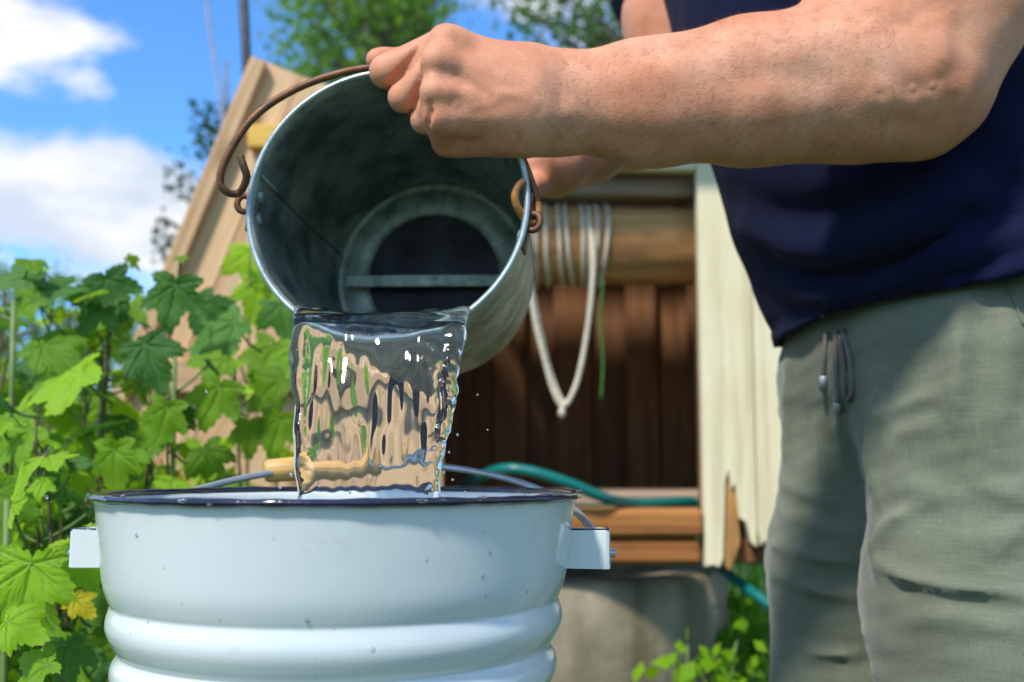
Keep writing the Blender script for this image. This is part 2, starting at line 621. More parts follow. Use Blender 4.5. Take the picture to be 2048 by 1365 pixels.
def mat_cloth(name, cols, weave=1400.0, slub=0.5, bstr=0.35, rough=0.9, sheen=0.2, var=7):
    m, nt, b = material(name)
    v = coords(nt)
    hz = noise(nt, coords(nt, (weave * 0.03, weave * 0.03, weave)), 1.0, 2, 0.5)
    vt = noise(nt, coords(nt, (weave, weave, weave * 0.03)), 1.0, 2, 0.5)
    add = N(nt, 'ShaderNodeMath', operation='ADD')
    nt.links.new(hz, add.inputs[0]); nt.links.new(vt, add.inputs[1])
    hf = N(nt, 'ShaderNodeMath', operation='MULTIPLY'); hf.inputs[1].default_value = 0.5
    nt.links.new(add.outputs[0], hf.inputs[0])
    big = noise(nt, v, var, 4, 0.55)
    c = ramp(nt, big, [(0.3, cols[0]), (0.7, cols[1])])
    w = ramp(nt, hf.outputs[0], [(0.38, (1 - slub, 1 - slub, 1 - slub)), (0.62, (1 + slub * 0.35,) * 3)])
    c = mixc(nt, 1.0, c, w, 'MULTIPLY')
    nt.links.new(c, b.inputs['Base Color'])
    b.inputs['Roughness'].default_value = rough
    b.inputs['Specular IOR Level'].default_value = 0.2
    b.inputs['Sheen Weight'].default_value = sheen
    b.inputs['Sheen Roughness'].default_value = 0.5
    fine = noise(nt, v, 45, 4, 0.6)
    mx = N(nt, 'ShaderNodeMath', operation='MULTIPLY_ADD')
    mx.inputs[1].default_value = 1.5
    nt.links.new(fine, mx.inputs[0]); nt.links.new(hf.outputs[0], mx.inputs[2])
    bump(nt, b, mx.outputs[0], bstr, 0.0012)
    return m
M_SHIRT = mat_cloth('navy_cotton', ((0.0035, 0.0058, 0.028), (0.0065, 0.0100, 0.044)), 1600, 0.25, 0.35, 0.95, 0.02)
M_LINEN = mat_cloth('grey_green_linen', ((0.135, 0.148, 0.098), (0.205, 0.222, 0.155)), 1500, 0.20, 0.30, 0.92, 0.25, 12)

def mat_enamel():
    m, nt, b = material('white_enamel')
    v = coords(nt)
    n = noise(nt, v, 5, 6, 0.6)
    c = ramp(nt, n, [(0.3, (0.58, 0.63, 0.625)), (0.65, (0.68, 0.715, 0.70))])
    sp = noise(nt, v, 210, 2, 0.5)
    sm = noise(nt, v, 14, 3, 0.6)
    spk = ramp(nt, sp, [(0.735, (1, 1, 1)), (0.765, (0.16, 0.13, 0.10))])
    msk = ramp(nt, sm, [(0.54, (0, 0, 0)), (0.62, (1, 1, 1))])
    c = mixc(nt, msk, c, mixc(nt, 1.0, c, spk, 'MULTIPLY'))
    dirt = ramp(nt, noise(nt, coords(nt, (26, 26, 40)), 1.0, 6, 0.7), [(0.62, (1, 1, 1)), (0.8, (0.78, 0.74, 0.66))])
    c = mixc(nt, 0.6, c, dirt, 'MULTIPLY')
    nt.links.new(c, b.inputs['Base Color'])
    b.inputs['Roughness'].default_value = 0.16
    b.inputs['Coat Weight'].default_value = 0.3
    b.inputs['Coat Roughness'].default_value = 0.06
    bump(nt, b, noise(nt, v, 24, 3, 0.5), 0.12, 0.003)
    return m
M_ENAMEL = mat_enamel()

def mat_rim():
    m, nt, b = material('navy_enamel_rim')
    n = noise(nt, coords(nt), 60, 4, 0.6)
    c = ramp(nt, n, [(0.35, (0.006, 0.007, 0.022)), (0.7, (0.016, 0.018, 0.06))])
    nt.links.new(c, b.inputs['Base Color'])
    b.inputs['Roughness'].default_value = 0.16
    b.inputs['Coat Weight'].default_value = 0.5
    bump(nt, b, n, 0.4, 0.002)
    return m
M_RIM = mat_rim()

def mat_metal(name, cols, metallic, rough, nscale=30, bstr=0.2, stops=(0.3, 0.7)):
    m, nt, b = material(name)
    v = coords(nt)
    n = noise(nt, v, nscale, 7, 0.65)
    c = ramp(nt, n, [(stops[0], cols[0]), (stops[1], cols[1])])
    nt.links.new(c, b.inputs['Base Color'])
    b.inputs['Metallic'].default_value = metallic
    rr = ramp(nt, noise(nt, v, nscale * 0.6, 4, 0.6), [(0.3, (rough * 0.75,) * 3), (0.7, (min(1, rough * 1.25),) * 3)])
    nt.links.new(rr, b.inputs['Roughness'])
    bump(nt, b, noise(nt, v, nscale * 4, 4, 0.6), bstr, 0.0008)
    return m
M_ZINC = mat_metal('galvanised_zinc', ((0.085, 0.125, 0.105), (0.36, 0.42, 0.365)), 0.42, 0.42, 30, 0.4, (0.36, 0.66))
M_ZINC_EDGE = mat_metal('zinc_edge', ((0.24, 0.31, 0.30), (0.52, 0.58, 0.56)), 0.6, 0.4, 45, 0.4)
M_ZINC_BASE = mat_metal('zinc_base', ((0.16, 0.22, 0.17), (0.50, 0.57, 0.46)), 0.2, 0.5, 50, 0.4, (0.36, 0.64))
M_TAR = mat_metal('blackened_base', ((0.004, 0.003, 0.003), (0.014, 0.009, 0.008)), 0.0, 0.6, 40)
M_RUST = mat_metal('rusty_wire', ((0.055, 0.035, 0.025), (0.27, 0.105, 0.035)), 0.3, 0.55, 55, 0.5)
M_RUST_ORANGE = mat_metal('orange_rust', ((0.20, 0.07, 0.02), (0.52, 0.22, 0.05)), 0.2, 0.6, 80, 0.5)
M_STEEL = mat_metal('dull_steel', ((0.34, 0.37, 0.41), (0.55, 0.58, 0.62)), 0.6, 0.38, 40)
M_POLE = mat_metal('dark_pole_paint', ((0.010, 0.009, 0.014), (0.030, 0.024, 0.03)), 0.1, 0.5, 20)

def simple(name, colr, rough=0.6, metallic=0.0, nscale=0, dark=0.7):
    m, nt, b = material(name)
    if nscale:
        n = noise(nt, coords(nt), nscale, 4, 0.6)
        c = ramp(nt, n, [(0.3, tuple(q * dark for q in colr)), (0.7, colr)])
        nt.links.new(c, b.inputs['Base Color'])
        bump(nt, b, n, 0.2, 0.001)
    else:
        b.inputs['Base Color'].default_value = (*colr, 1)
    b.inputs['Roughness'].default_value = rough
    b.inputs['Metallic'].default_value = metallic
    return m
M_HOSE = simple('teal_hose_rubber', (0.004, 0.19, 0.17), 0.35, 0, 30)
M_CORD = simple('green_twine', (0.05, 0.19, 0.03), 0.8, 0, 200)
M_DRAWCORD = simple('grey_cord', (0.20, 0.17, 0.15), 0.8, 0, 500)
M_HAIR = simple('short_brown_hair', (0.05, 0.03, 0.018), 0.7, 0, 200)
M_SHOE = simple('dark_boot', (0.03, 0.028, 0.025), 0.6, 0, 40)
M_WIRE = simple('pale_cable', (0.42, 0.40, 0.55), 0.6, 0, 40)

def mat_rope():
    m, nt, b = material('white_rope')
    n = noise(nt, coords(nt, (300, 300, 90)), 1.0, 3, 0.6)
    c = ramp(nt, n, [(0.3, (0.50, 0.42, 0.29)), (0.65, (0.76, 0.69, 0.54))])
    nt.links.new(c, b.inputs['Base Color'])
    b.inputs['Roughness'].default_value = 0.85
    bump(nt, b, n, 0.6, 0.002)
    return m
M_ROPE = mat_rope()

def mat_water():
    m, nt, b = material('clear_water')
    nt.nodes.remove(b)
    g = N(nt, 'ShaderNodeBsdfGlass')
    g.inputs['IOR'].default_value = 1.333
    g.inputs['Roughness'].default_value = 0.0
    g.inputs['Color'].default_value = (0.985, 0.995, 0.995, 1)
    nt.links.new(g.outputs[0], nt.nodes['Material Output'].inputs['Surface'])
    return m
M_WATER = mat_water()
def mat_bead():
    m, nt, b = material('thin_water_bead')
    nt.nodes.remove(b)
    tr = N(nt, 'ShaderNodeBsdfTransparent'); tr.inputs[0].default_value = (0.93, 0.95, 0.95, 1)
    gl = N(nt, 'ShaderNodeBsdfGlossy'); gl.inputs['Roughness'].default_value = 0.03
    fr = N(nt, 'ShaderNodeFresnel'); fr.inputs['IOR'].default_value = 1.45
    ms = N(nt, 'ShaderNodeMixShader')
    nt.links.new(fr.outputs[0], ms.inputs[0]); nt.links.new(tr.outputs[0], ms.inputs[1]); nt.links.new(gl.outputs[0], ms.inputs[2])
    nt.links.new(ms.outputs[0], nt.nodes['Material Output'].inputs['Surface'])
    return m
M_BEAD = mat_bead()

def mat_leaf(name, dark, light, vein, trans, tmix=0.38, tips=None):
    m, nt, b = material(name)
    at_ = N(nt, 'ShaderNodeAttribute'); at_.attribute_name = 'vein'
    oi = N(nt, 'ShaderNodeObjectInfo')
    n = noise(nt, coords(nt, rand=11.0), 28, 4, 0.6)
    mx = N(nt, 'ShaderNodeMath', operation='MULTIPLY_ADD')
    mx.inputs[1].default_value = 0.55
    nt.links.new(n, mx.inputs[0])
    m2 = N(nt, 'ShaderNodeMath', operation='MULTIPLY'); m2.inputs[1].default_value = 0.62
    nt.links.new(oi.outputs['Random'], m2.inputs[0]); nt.links.new(m2.outputs[0], mx.inputs[2])
    c = ramp(nt, mx.outputs[0], [(0.2, dark), (0.85, light)])
    vf = N(nt, 'ShaderNodeMath', operation='MULTIPLY'); vf.inputs[1].default_value = 0.45
    nt.links.new(at_.outputs['Fac'], vf.inputs[0])
    c = mixc(nt, vf.outputs[0], c, vein)
    nt.links.new(c, b.inputs['Base Color'])
    b.inputs['Roughness'].default_value = 0.55
    b.inputs['Specular IOR Level'].default_value = 0.22
    tr = N(nt, 'ShaderNodeBsdfTranslucent')
    tc = mixc(nt, 1.0, c, trans, 'MULTIPLY')
    nt.links.new(tc, tr.inputs['Color'])
    ms = N(nt, 'ShaderNodeMixShader'); ms.inputs[0].default_value = tmix
    nt.links.new(b.outputs[0], ms.inputs[1]); nt.links.new(tr.outputs[0], ms.inputs[2])
    nt.links.new(ms.outputs[0], nt.nodes['Material Output'].inputs['Surface'])
    hs = N(nt, 'ShaderNodeMath', operation='MULTIPLY_ADD'); hs.inputs[1].default_value = -0.8
    nt.links.new(at_.outputs['Fac'], hs.inputs[0]); nt.links.new(n, hs.inputs[2])
    bump(nt, b, hs.outputs[0], 0.35, 0.0015)
    return m
M_LEAF = mat_leaf('currant_leaf_green', (0.065, 0.165, 0.006), (0.20, 0.37, 0.018), (0.20, 0.36, 0.09), (2.6, 2.3, 0.9))
M_LEAF_BRIGHT = mat_leaf('currant_leaf_bright', (0.19, 0.37, 0.010), (0.31, 0.52, 0.022), (0.30, 0.47, 0.12), (2.0, 1.9, 0.8), 0.42)
M_LEAF_TEAL = mat_leaf('currant_leaf_deep', (0.030, 0.110, 0.012), (0.085, 0.21, 0.028), (0.13, 0.27, 0.12), (2.0, 2.2, 1.0), 0.25)
M_LEAF_YELLOW = mat_leaf('currant_leaf_yellow', (0.40, 0.36, 0.008), (0.52, 0.46, 0.014), (0.5, 0.4, 0.1), (1.6, 1.5, 0.7))
M_TREELEAF = mat_leaf('birch_leaf', (0.055, 0.14, 0.020), (0.15, 0.28, 0.045), (0.2, 0.3, 0.1), (2.2, 2.0, 0.9), 0.4)
M_TREELEAF_DARK = mat_leaf('apple_leaf', (0.012, 0.045, 0.022), (0.035, 0.095, 0.04), (0.1, 0.2, 0.1), (1.8, 1.9, 1.1), 0.25)
M_GRASS = mat_leaf('grass_blade', (0.045, 0.14, 0.010), (0.12, 0.29, 0.025), (0.2, 0.3, 0.1), (2.2, 2.0, 0.8))
M_STEM = simple('currant_cane_bark', (0.16, 0.11, 0.055), 0.8, 0, 60, 0.4)
M_STEM_GREEN = simple('green_petiole', (0.16, 0.25, 0.06), 0.6, 0, 60, 0.6)
M_BARK = simple('tree_bark', (0.30, 0.27, 0.23), 0.9, 0, 14, 0.25)

def mat_ground():
    m, nt, b = material('garden_ground')
    v = coords(nt)
    n = noise(nt, v, 1.3, 8, 0.65)
    c = ramp(nt, n, [(0.3, (0.035, 0.07, 0.012)), (0.55, (0.07, 0.13, 0.022)), (0.75, (0.11, 0.12, 0.045))])
    nt.links.new(c, b.inputs['Base Color'])
    b.inputs['Roughness'].default_value = 0.95
    bump(nt, b, noise(nt, v, 30, 6, 0.7), 0.8, 0.03)
    return m
M_GROUND = mat_ground()

# ------------------------------------------------------------------ ground
g = mesh_obj('ground', [(-1200, -1200, 0), (1200, -1200, 0), (1200, 1200, 0), (-1200, 1200, 0)], [(0, 1, 2, 3)], M_GROUND, smooth=False)
tag(g, 'green garden ground reaching to the horizon', 'ground', kind='structure')

def grass_object(name, spots, label, cat, mat=M_GRASS):
    V, F = [], []
    for (x, y, h, n, spread) in spots:
        for _ in range(n):
            bx = x + rnd.gauss(0, spread); by = y + rnd.gauss(0, spread)
            hh = h * rnd.uniform(0.5, 1.1)
            a = rnd.uniform(0, 6.283); lean = rnd.uniform(0.05, 0.55) * hh
            w = rnd.uniform(0.0025, 0.006)
            px, py = math.cos(a + 1.57) * w, math.sin(a + 1.57) * w
            o = len(V)
            for s, t in enumerate((0, 0.45, 0.8)):
                cx = bx + math.cos(a) * lean * t * t; cy = by + math.sin(a) * lean * t * t
                ww = 1 - 0.6 * t
                V += [(cx - px * ww, cy - py * ww, hh * t), (cx + px * ww, cy + py * ww, hh * t)]
            V.append((bx + math.cos(a) * lean, by + math.sin(a) * lean, hh * 0.97))
            F += [(o, o + 1, o + 3, o + 2), (o + 2, o + 3, o + 5, o + 4), (o + 4, o + 5, o + 6)]
    o = mesh_obj(name, V, F, mat)
    tag(o, label, cat, kind='stuff')
    return o
spots = []
for _ in range(520):
    y = rnd.uniform(0.9, 6.5)
    x = rnd.uniform(-0.75, 0.75) * y
    if (x - 0.06) ** 2 + (y - 2.2) ** 2 < 0.43 ** 2: continue
    if 0.1 < x < 0.6 and 0.7 < y < 1.25: continue
    if -0.45 < x < 0.2 and y < 1.0: continue
    spots.append((x, y, rnd.uniform(0.08, 0.22), 22, 0.07))
grass_object('grass', spots, 'short green lawn grass around the well', 'grass')
spots = []
for _ in range(70):
    x = rnd.uniform(0.47, 0.95); y = rnd.uniform(1.95, 3.0)
    spots.append((x, y, rnd.uniform(0.45, 0.78), 16, 0.05))
for _ in range(45):
    x = rnd.uniform(-1.9, -0.5); y = rnd.uniform(1.5, 3.2)
    spots.append((x, y, rnd.uniform(0.5, 0.8), 10, 0.05))
grass_object('tall_grass', spots, 'tall uncut grass growing beside the concrete well ring', 'grass')

# ------------------------------------------------------------------ trees
def leaf_cloud(centres, n, rad, size, droop=0.0, rs=None):
    """many small pointed leaves scattered about branch points"""
    rs = rs or np.random.RandomState(3)
    c = np.array(centres)[rs.randint(0, len(centres), n)]
    p = c + rs.normal(size=(n, 3)) * np.array(rad)
    a = rs.normal(size=(n, 3)); a[:, 2] -= droop
    a /= np.linalg.norm(a, axis=1)[:, None]
    b = np.cross(a, rs.normal(size=(n, 3))); b /= np.linalg.norm(b, axis=1)[:, None]
    s = size * rs.uniform(0.6, 1.3, n)[:, None]
    V = np.empty((n, 4, 3))
    V[:, 0] = p; V[:, 1] = p + a * s * 0.45 + b * s * 0.32; V[:, 2] = p + a * s; V[:, 3] = p + a * s * 0.45 - b * s * 0.32
    F = np.arange(n * 4).reshape(n, 4)
    return V.reshape(-1, 3), F

def tree(name, base, height, twigs, leaf_mat, leaf, n, rad, label, group=None, trunk_r=0.09, droop=0.6, seed=1, cat='tree'):
    rs = np.random.RandomState(seed)
    root = empty(name, base)
    b = Vector(base)
    top = b + Vector((rs.uniform(-.2, .2), rs.uniform(-.2, .2), height))
    path = spline([b, b.lerp(top, .35) + Vector((rs.uniform(-.1, .1), 0, 0)), b.lerp(top, .7), top], 4)
    V, F = tube_data(path, [trunk_r * (1 - .85 * i / (len(path) - 1)) for i in range(len(path))], 8)
    for tw in twigs:
        tw = Vector(tw)
        k = min(max((tw.z - b.z) / height - 0.15, 0.15), 0.92)
        s = path[int(k * (len(path) - 1))]
        mid = s.lerp(tw, .5) + Vector((0, 0, 0.12 * (tw - s).length))
        v2, f2 = tube_data(spline([s, mid, tw], 3), [trunk_r * .3 * (1 - .8 * q / 6) for q in range(7)], 5, off=len(V))
        V += v2; F += f2
    mesh_obj('trunk', V, F, M_BARK, root)
    cv, cf = leaf_cloud(twigs, n, rad, leaf, droop, rs)
    cr = np_obj('crown', cv, cf, leaf_mat, root)
    cr['kind'] = 'stuff'
    tag(root, label, cat, group)
    return root

def twigs_px(boxes, seed):
    r = random.Random(seed); out = []
    for (x0, x1, y0, y1, Y0, Y1, n) in boxes:
        for _ in range(n):
            out.append(tuple(at(r.uniform(x0, x1), r.uniform(y0, y1), r.uniform(Y0, Y1))))
    return out
b0 = at(770, 300, 7.0)
tree('birch_tree', (b0.x, 7.0, 0), 6.4, twigs_px([(585, 720, -80, 150, 6.2, 7.6, 34), (730, 880, -80, 60, 6.2, 7.6, 40), (560, 900, -1300, -80, 5.6, 8.4, 110), (590, 690, 130, 230, 6.4, 7.4, 10)], 4),
     M_TREELEAF, 0.062, 9500, (0.11, 0.13, 0.19), 'tall birch with hanging leafy twigs behind the wooden door panel', seed=4)
b0 = at(1330, 300, 6.4)
tree('birch_tree', (b0.x, 6.4, 0), 5.6, twigs_px([(1010, 1130, -20, 80, 5.6, 6.6, 9), (1140, 1240, 20, 110, 5.8, 6.6, 12), (1225, 1345, 0, 130, 5.8, 6.8, 26), (1000, 1500, -1200, -60, 5.0, 7.6, 70), (1400, 1700, -200, 400, 6, 7.5, 40)], 9),
     M_TREELEAF, 0.060, 5600, (0.075, 0.12, 0.15), 'pale green tree with loose twigs behind the outstretched arm', seed=8)
b0 = at(470, 400, 5.0)
tree('apple_tree', (b0.x, 5.0, 0), 2.9, twigs_px([(400, 470, 180, 290, 4.6, 5.2, 7), (350, 420, 345, 390, 4.6, 5.2, 3), (285, 345, 475, 505, 4.6, 5.2, 3), (540, 800, 250, 800, 4.8, 5.6, 24)], 3),
     M_TREELEAF_DARK, 0.048, 760, (0.038, 0.07, 0.045), 'dark leaved young tree half hidden by the wooden door panel', trunk_r=0.05, seed=5, droop=0.1)
far = [(-60, 13, 3.1), (150, 16, 3.4), (420, 14, 2.9), (1600, 15, 3.6), (1900, 13, 3.2), (-500, 15, 3.6)]
for i, (px, Y, h) in enumerate(far):
    bx = at(px, 900, Y).x
    r = random.Random(50 + i)
    tw = [(bx + r.gauss(0, 1.0), Y + r.gauss(0, .8), min(h, max(0.4, abs(r.gauss(h * .55, h * .25))))) for _ in range(60)]
    tree('distant_tree', (bx, Y, 0), h * .9, tw, M_TREELEAF, 0.13, 3400, (0.2, 0.2, 0.18), 'low bushy green tree far beyond the garden', 'low trees far beyond the garden', 0.1, 0.2, 20 + i)

# ------------------------------------------------------------------ well
YF = 1.80
well = empty('well_house', (at(1150, 900, 2.2).x, 2.2, 0))
tag(well, 'wooden well house with cream boards, open front and log drum on concrete ring', 'well')
# concrete ring
RC = Vector((0.045, 2.21, 0.0)); RR = 0.405
prof = [(RR, 0), (RR + .002, .2), (RR - .002, .45), (RR, .59), (RR - .01, .605), (RR - .08, .605), (RR - .085, .59), (RR - .085, 0.0)]
V, F = lathe_data(prof, 80, Matrix.Translation(RC), close=True)
mesh_obj('concrete_ring', V, F, M_CONCRETE, well)
def hboard(name, px0, px1, py0, py1, Y, thick, mat, bevel=0.003, tilt=0.0):
    """horizontal board whose front face covers the given pixels at depth Y"""
    a = at(px0, (py0 + py1) / 2, Y); b = at(px1, (py0 + py1) / 2, Y)
    z0 = at((px0 + px1) / 2, py1, Y).z; z1 = at((px0 + px1) / 2, py0, Y).z
    zc = (z0 + z1) / 2
    M = frame((a.x, Y + thick / 2, zc), (1, 0, tilt), (0, 0, 1))
    return board(name, z1 - z0, thick, b.x - a.x, M, mat, well, bevel)
def vboard(name, px0, px1, py0, py1, Y, thick, mat, bevel=0.003, lean=0.0):
    pm = (py0 + py1) / 2
    x0 = at(px0, pm, Y).x; x1 = at(px1, pm, Y).x
    z0 = at(px0, py1, Y).z; z1 = at(px0, py0, Y).z
    M = frame(((x0 + x1) / 2, Y + thick / 2, z0), (lean, 0, 1), (1, 0, 0))
    return board(name, x1 - x0, thick, z1 - z0, M, mat, well, bevel)
# ledge beams across the front
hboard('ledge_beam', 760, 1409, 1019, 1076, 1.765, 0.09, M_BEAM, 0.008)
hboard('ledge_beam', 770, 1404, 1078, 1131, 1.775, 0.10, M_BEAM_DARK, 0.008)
hboard('sill_board', 780, 1560, 985, 1012, 1.90, 0.40, M_GREYWOOD, 0.004)
# cream jamb boards with rotten lower ends, one mesh each
def jagged_board(name, px_l, px_r, py_top, bottom, Y, thick, mat):
    """bottom: list of (px, py) from right to left"""
    pts = [(px_l[0], py_top), (px_r[0], py_top)] + bottom
    front = [at(x, y, Y) for (x, y) in pts]
    n = len(front)
    V = front + [p + Vector((0, thick, 0)) for p in front]
    F = [tuple(reversed(range(n))), tuple(range(n, 2 * n))]
    for i in range(n):
        j = (i + 1) % n
        F.append((i, j, n + j, n + i))
    o = mesh_obj(name, V, F, mat, well, smooth=False)
    return o
jagged_board('jamb_board', (1393, 1408), (1496, 1512), 318,
    [(1514, 1094), (1503, 1086), (1492, 1044), (1479, 1036), (1471, 968), (1463, 976), (1457, 938), (1450, 962), (1448, 1040), (1446, 1118), (1438, 1135), (1428, 1129), (1411, 1133)], YF - 0.028, 0.025, M_CREAM)
jagged_board('jamb_board', (1499, 1515), (1620, 1640), 318,
    [(1640, 1090), (1560, 1082), (1538, 1100), (1529, 1078), (1522, 1092), (1516, 1062)], YF - 0.026, 0.025, M_CREAM)
jagged_board('jamb_board', (1625, 1645), (1700, 1720), 318, [(1720, 1110), (1645, 1095)], YF - 0.027, 0.025, M_CREAM)
# the split raw heartwood showing in the rotten corner
jagged_board('split_wood', (1450, 1450), (1474, 1474), 940, [(1482, 1000), (1476, 1040), (1480, 1085), (1468, 1120), (1460, 1142), (1449, 1130)], YF - 0.020, 0.017, M_ROT)
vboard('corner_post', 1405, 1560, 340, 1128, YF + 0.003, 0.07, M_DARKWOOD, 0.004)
# left jamb, behind the open door
vboard('jamb_board', 790, 880, 318, 1015, YF - 0.022, 0.024, M_CREAM)
# header boards over the opening
hboard('header_board', 790, 1392, 262, 334, YF - 0.030, 0.024, M_CREAM, tilt=-0.012)
hboard('header_beam', 800, 1390, 348, 384, YF + 0.02, 0.06, M_GREYWOOD, 0.006, tilt=-0.012)
# inside walls of dark boards
x = 720; i = 0
while x < 1700:
    w = rnd.uniform(55, 85)
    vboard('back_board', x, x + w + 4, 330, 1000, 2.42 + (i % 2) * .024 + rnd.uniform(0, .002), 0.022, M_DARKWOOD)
    x += w; i += 1
for side_x, px in ((at(800, 700, YF).x, 0), (at(1560, 700, YF).x, 1)):
    for k in range(5):
        y0 = 1.84 + k * 0.115
        M = frame((side_x, y0 + 0.055, 0.70), (0, 0, 1), (0, 1, 0))
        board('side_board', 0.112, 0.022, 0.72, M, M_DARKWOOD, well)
# low roof of boards, front eave over the header
xr0, xr1 = at(760, 300, YF).x, at(1740, 300, YF).x
ze = at(1100, 262, YF).z + 0.012
for k in range(6):
    for s in (0, 1):
        if s == 0:
            a = Vector((xr0, 1.72 + k * 0.07, ze + k * 0.028)); nx = Vector((0, 0.07, 0.028))
        else:
            a = Vector((xr0, 2.56 - k * 0.07, ze + k * 0.028)); nx = Vector((0, -0.07, 0.028))
        M = frame(a + Vector((0, 0, .012)), (1, 0, 0), nx)
        board('roof_board', 0.073, 0.02, xr1 - xr0, M, M_GREYWOOD, well)
# windlass drum: an uneven log
lc0 = at(830, 492, 1.90); lc1 = at(1404, 492, 1.90)
path = [lc0.lerp(lc1, t / 24) for t in range(25)]
V, F = tube_data([Vector((0, 0, (p - lc0).length)) for p in path], [0.0745 + 0.0015 * math.sin(t * 1.9) + rnd.uniform(-.0012, .0012) for t in range(25)], 28)
V = [Vector((v.x * (1 + 0.012 * math.sin(5 * math.atan2(v.y, v.x))), v.y * (1 + 0.012 * math.sin(3 * math.atan2(v.y, v.x))), v.z)) for v in V]
dr = mesh_obj('windlass_drum', V, F, M_LOG)
dr.matrix_basis = frame(lc0, (1, 0, 0), (0, 0, 1))
adopt(dr, well)

# open door of the well house: bare boards seen from the inside, sloping outer edge
door = empty('door', at(600, 900, 1.74), well)
DY = 1.735
def dpt(px, py, off=0.0):
    return at(px, py, DY + off)
# outline in photo pixels: outer (left) sloping edge and the hinge (right) edge
def edge_l(py):  # x of the sloping edge
    return 502 + (112 - py) * (302 / 728.0)
tops = [(502, 112), (560, 135), (622, 160), (690, 178), (760, 190), (820, 200), (882, 205)]
def door_top(px):
    for (a, b), (c, d) in zip(tops[:-1], tops[1:]):
        if a <= px <= c: return b + (d - b) * (px - a) / (c - a)
    return 205
def prism(name, poly, y0, thick, mat, parent):
    front = [at(x, y, y0) for (x, y) in poly]
    n = len(front)
    V = front + [at(x, y, y0) + Vector((0, thick, 0)) for (x, y) in poly]
    F = [tuple(reversed(range(n))), tuple(range(n, 2 * n))]
    for i in range(n):
        j = (i + 1) % n
        F.append((i, j, n + j, n + i))
    # put the object's own axes along the board so that the grain follows it
    o = mesh_obj(name, V, F, mat, None, smooth=False)
    d = at(*poly[-1], y0) - at(*poly[0], y0)
    if parent is not None:
        Mx = frame(at(*poly[0], y0), -d, (0, 1, 0))
        o.data.transform(Mx.inverted())
        o.matrix_basis = Mx
        adopt(o, parent)
    return o
BOT = 1090
# boards run along the sloping edge
nb = 5
def slope_x(s, py):
    """s=0 outer edge, s=1 hinge edge at the bottom"""
    l = edge_l(py)
    return l + s * 152
# a first wide stile along the slope, then boards filling to the hinge side
cuts = [0, 118, 205, 310, 400, 505, 600, 705, 800]
for i in range(len(cuts) - 1):
    a0, a1 = cuts[i], cuts[i + 1] - 3
    poly = []
    def xat(off, py): return edge_l(py) + off
    # clip to hinge line x<=885 by picking the y where the board passes it
    def ystart(off):
        y = 112
        for _ in range(30):
            xx = min(xat(off, y), 885)
            y = door_top(xx) if xx < 885 else 0
            if xat(off, 112) <= 885: break
        return y
    def top_y(off):
        lo, hi = 100.0, 1090.0
        # y on the top outline
        y = door_top(min(max(xat(off, 150), 502), 882))
        if xat(off, y) > 885:
            y = 112 + (502 + off - 885) * (728 / 302.0)
        return y
    y0a, y0b = top_y(a0), top_y(a1)
    if y0a > BOT - 30: break
    y0b = min(y0b, BOT - 10)
    poly = [(xat(a0, y0a), y0a), (min(xat(a1, y0b), 885), y0b), (min(xat(a1, BOT), 885), BOT), (xat(a0, BOT), BOT)]
    prism('board', poly, DY + rnd.uniform(0, .004), 0.028, M_DOOR, door)
# pale batten on the sloping edge and horizontal cleats
prism('edge_batten', [(504, 113), (530, 122), (edge_l(BOT) + 36, BOT), (edge_l(BOT) + 2, BOT)], DY - 0.020, 0.019, M_DOOR, door)
c0, c1 = at(492, 268, DY - .032), at(760, 268, DY - .032)
Mx = frame((c0.x, DY - 0.012, c0.z), (1, 0, 0), (0, 0, 1))
board('cleat', 0.042, 0.022, c1.x - c0.x, Mx, M_CLEAT, door)
c0, c1 = at(300, 752, DY - .032), at(880, 752, DY - .032)
Mx = frame((c0.x, DY - 0.012, c0.z), (1, 0, 0), (0, 0, 1))
board('cleat', 0.055, 0.022, c1.x - c0.x, Mx, M_DOOR, door)

# rope on the drum and its hanging loop
V, F = [], []
def add_tube(pts, r, sides=8):
    global V, F
    v, f = tube_data(pts, r, sides, off=len(V))
    V += v; F += f
cz = lc0.z; cy = 1.90; rr = 0.0778
for px, skew, n in [(1070, .006, 1), (1090, .010, 1), (1117, .012, 1), (1131, .022, 1), (1166, .004, 1), (1180, .002, 1), (1196, -.006, 1), (1219, -.020, 1)]:
    x0 = at(px, 490, 1.82).x
    pts = []
    for k in range(25):
        a = 2 * math.pi * k / 24
        pts.append(Vector((x0 + skew * (0.5 - 0.5 * math.cos(a)) , cy + rr * math.cos(a + 2.4), cz + rr * math.sin(a + 2.4))))
    add_tube(pts, 0.0036)
yr = 1.815
loop = [at(1176, 432, 1.835), at(1186, 500, 1.812), at(1183, 590, 1.810), at(1170, 690, yr), at(1152, 770, yr), at(1128, 812, yr), at(1108, 785, yr), at(1088, 715, yr), at(1070, 640, yr), at(1059, 560, 1.815), at(1057, 470, 1.815), at(1060, 415, 1.850)]
add_tube(spline(loop, 8), 0.0048)
loop2 = [at(1062, 560, 1.823), at(1078, 650, 1.825), at(1098, 735, 1.825), at(1118, 790, 1.823), at(1130, 806, 1.823)]
add_tube(spline(loop2, 8), 0.0042)
add_tube(spline([at(1126, 806, 1.813), at(1124, 822, 1.813), at(1123, 838, 1.813)], 4), [0.004, 0.004, 0.0042, 0.005, 0.0062, 0.007, 0.0062, 0.004, 0.001])
tag(mesh_obj('rope', V, F, M_ROPE), 'white rope wound round the log drum with one long hanging loop', 'rope')
t = tube('green_cord', spline([at(1206, 560, 1.820), at(1201, 640, 1.820), at(1206, 720, 1.820), at(1202, 800, 1.820)], 6), 0.0024, M_CORD)
tag(t, 'thin green cord hanging from the log drum inside the well', 'cord')
